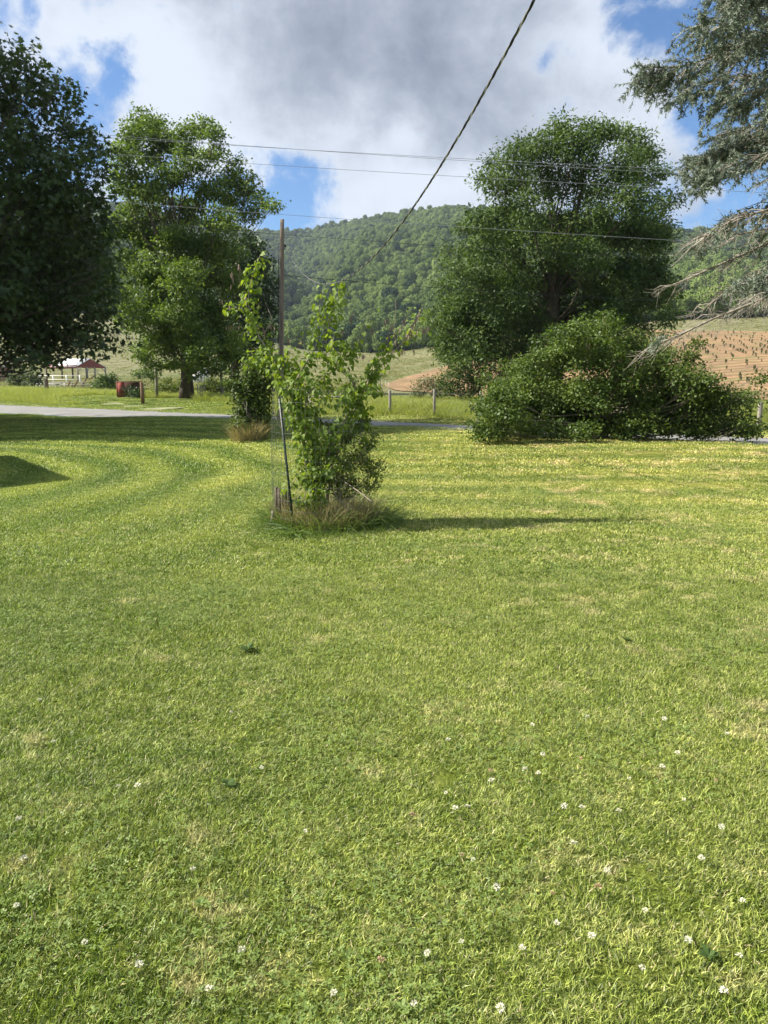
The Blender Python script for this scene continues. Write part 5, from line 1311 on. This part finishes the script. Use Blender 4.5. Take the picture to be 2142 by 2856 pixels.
# shrubs along the fence and paddock
def shrub(lst, Y, lab, mat, cr, per, leaf, dens=3.2, name='wild_shrub', dj=.8, trunk=True, tmpl='leaf', r=.04):
    L_ = PL(lst, Y, 0, dj); bx_ = np.mean([q[0] for q in L_]); zg = Gf(bx_, Y)
    L_ = [(q[0], q[1], max(q[2], zg + .3 * q[3]), q[3]) for q in L_]
    return tree(name, lab, (bx_, Y, zg), L_, mat, r, cr=cr, per=per, leaf=leaf, dens=dens, cat='shrub', bark=mat_twig, trunk=True, tmpl=tmpl)
shrub([(60, 1055, 22), (85, 1050, 22), (35, 1060, 18), (100, 1062, 16), (50, 1070, 16), (80, 1072, 18)], 75, 'round grey-green bush below the dark maple at far left', mat_silver, .4, 20, .22)
shrub([(280, 1065, 18), (305, 1060, 20), (300, 1078, 16), (325, 1075, 14), (268, 1078, 12)], 66, 'dark green bush between the open shed and the red box', mat_walnut, .35, 20, .2)
shrub([(450, 1090, 18), (480, 1085, 22), (505, 1080, 20), (465, 1070, 14), (500, 1100, 16), (440, 1078, 12)], 52, 'pale weedy shrub left of the thick dark trunk', mat_weed, .25, 20, .12)
shrub([(410, 1042, 16), (385, 1045, 14), (430, 1050, 12)], 62, 'dark leafy shrub above the red box', mat_walnut, .3, 20, .16)
shrub([(570, 1082, 16), (595, 1078, 22), (620, 1085, 20), (590, 1060, 14), (640, 1080, 14), (615, 1062, 12)], 50, 'weedy thicket between the dark trunk and the vine column', mat_weed, .25, 20, .12)
shrub([(365, 1092, 14), (380, 1100, 14), (352, 1104, 10), (395, 1085, 8)], 48.6, 'dark vines growing over the side of the red box', mat_dark, .22, 20, .12)
shrub([(1160, 1085, 16), (1185, 1070, 18), (1210, 1075, 20), (1235, 1080, 20), (1200, 1055, 12), (1170, 1100, 18), (1220, 1100, 18), (1260, 1090, 14)], 38, 'grey-green bush with pale blossom behind the round fence posts', mat_silver, .22, 22, .085)
shrub([(1250, 1060, 26), (1290, 1050, 26), (1280, 1085, 22), (1310, 1110, 22), (1250, 1095, 14), (1330, 1080, 26)], 36, 'green shrub under the big tree left of the wide bush', mat_walnut, .22, 22, .10)
shrub([(1325, 1130, 16), (1340, 1150, 16)], 24.5, 'low dark weeds where the road meets the wide bush', mat_dark, .15, 16, .07, dj=.2)
shrub([(2140, 1160, 20), (2165, 1150, 24), (2135, 1185, 16)], 24.5, 'weedy bush behind the far right fence post', mat_weed, .15, 18, .07, dj=.3)
# slender young tree in a wire guard
yt = shrub([(1062, 1000, 14), (1072, 1010, 12), (1052, 1020, 12), (1066, 985, 10), (1080, 1020, 10), (1060, 1040, 12), (1074, 1045, 10), (1066, 965, 7), (1086, 1000, 7), (1050, 1000, 8)], 39, 'slender young tree with sparse upright twigs across the road', mat_small, .14, 9, .07, .75, 'young_tree', .25, r=.03)
gx, gy = at(1064, 1090, 39)[0], 39.
tg = empty('tree_guard', (gx, gy, Gf(gx, gy)), 'faint wire guard around the slender young tree', 'guard')
for z in (.3, .6, .9, 1.2):
    th = np.linspace(0, 2 * np.pi, 17); mb = MB(); mb.tube(np.stack([gx + .4 * np.cos(th), gy + .4 * np.sin(th), Gf(gx, gy) + z + 0 * th], 1), .004, 3, cap=False); mb.obj('horizontal_wire', mat_wire, tg)
for k in range(12):
    th = k * .5236; mb = MB(); mb.tube([(gx + .4 * math.cos(th), gy + .4 * math.sin(th), Gf(gx, gy)), (gx + .4 * math.cos(th), gy + .4 * math.sin(th), Gf(gx, gy) + 1.2)], .004, 3); mb.obj('vertical_wire', mat_wire, tg)

# ------------------------------------------------------------------ garage left of the lawn (its gable throws the pointed shade)
GX, GYc = -11.5, 11.9
ga = empty('garage', (GX, GYc, 0), 'white garage with a gable roof standing left of the lawn', 'garage')
H1, H2, WD, LN = 2.9, 5.1, 3.5, 8.0
mb = MB(); mb.box((GX - LN / 2, GYc, H1 / 2), (LN, 2 * WD, H1)); mb.add([(GX, GYc - WD, H1), (GX, GYc + WD, H1), (GX, GYc, H2)], None, [(0, 1, 2)]); mb.add([(GX - LN, GYc - WD, H1), (GX - LN, GYc + WD, H1), (GX - LN, GYc, H2)], None, [(0, 2, 1)]); mb.obj('wall', mat_white, ga)
mb = MB()
for s_ in (-1, 1):
    v_ = np.array([(GX + .35, GYc, H2 + .08), (GX + .35, GYc + s_ * (WD + .4), H1 - .17), (GX - LN - .35, GYc + s_ * (WD + .4), H1 - .17), (GX - LN - .35, GYc, H2 + .08)])
    mb.add(np.vstack([v_, v_ + [0, 0, .12]]), [(0, 1, 2, 3), (4, 7, 6, 5), (0, 4, 5, 1), (1, 5, 6, 2), (2, 6, 7, 3)])
mb.obj('roof', flatmat('dark_shingle', (.10, .10, .11), .3, 10, .9), ga)
mb = MB(); mb.box((GX + .03, GYc, 1.1), (.06, 2.6, 2.2)); mb.obj('door', mat_post, ga)
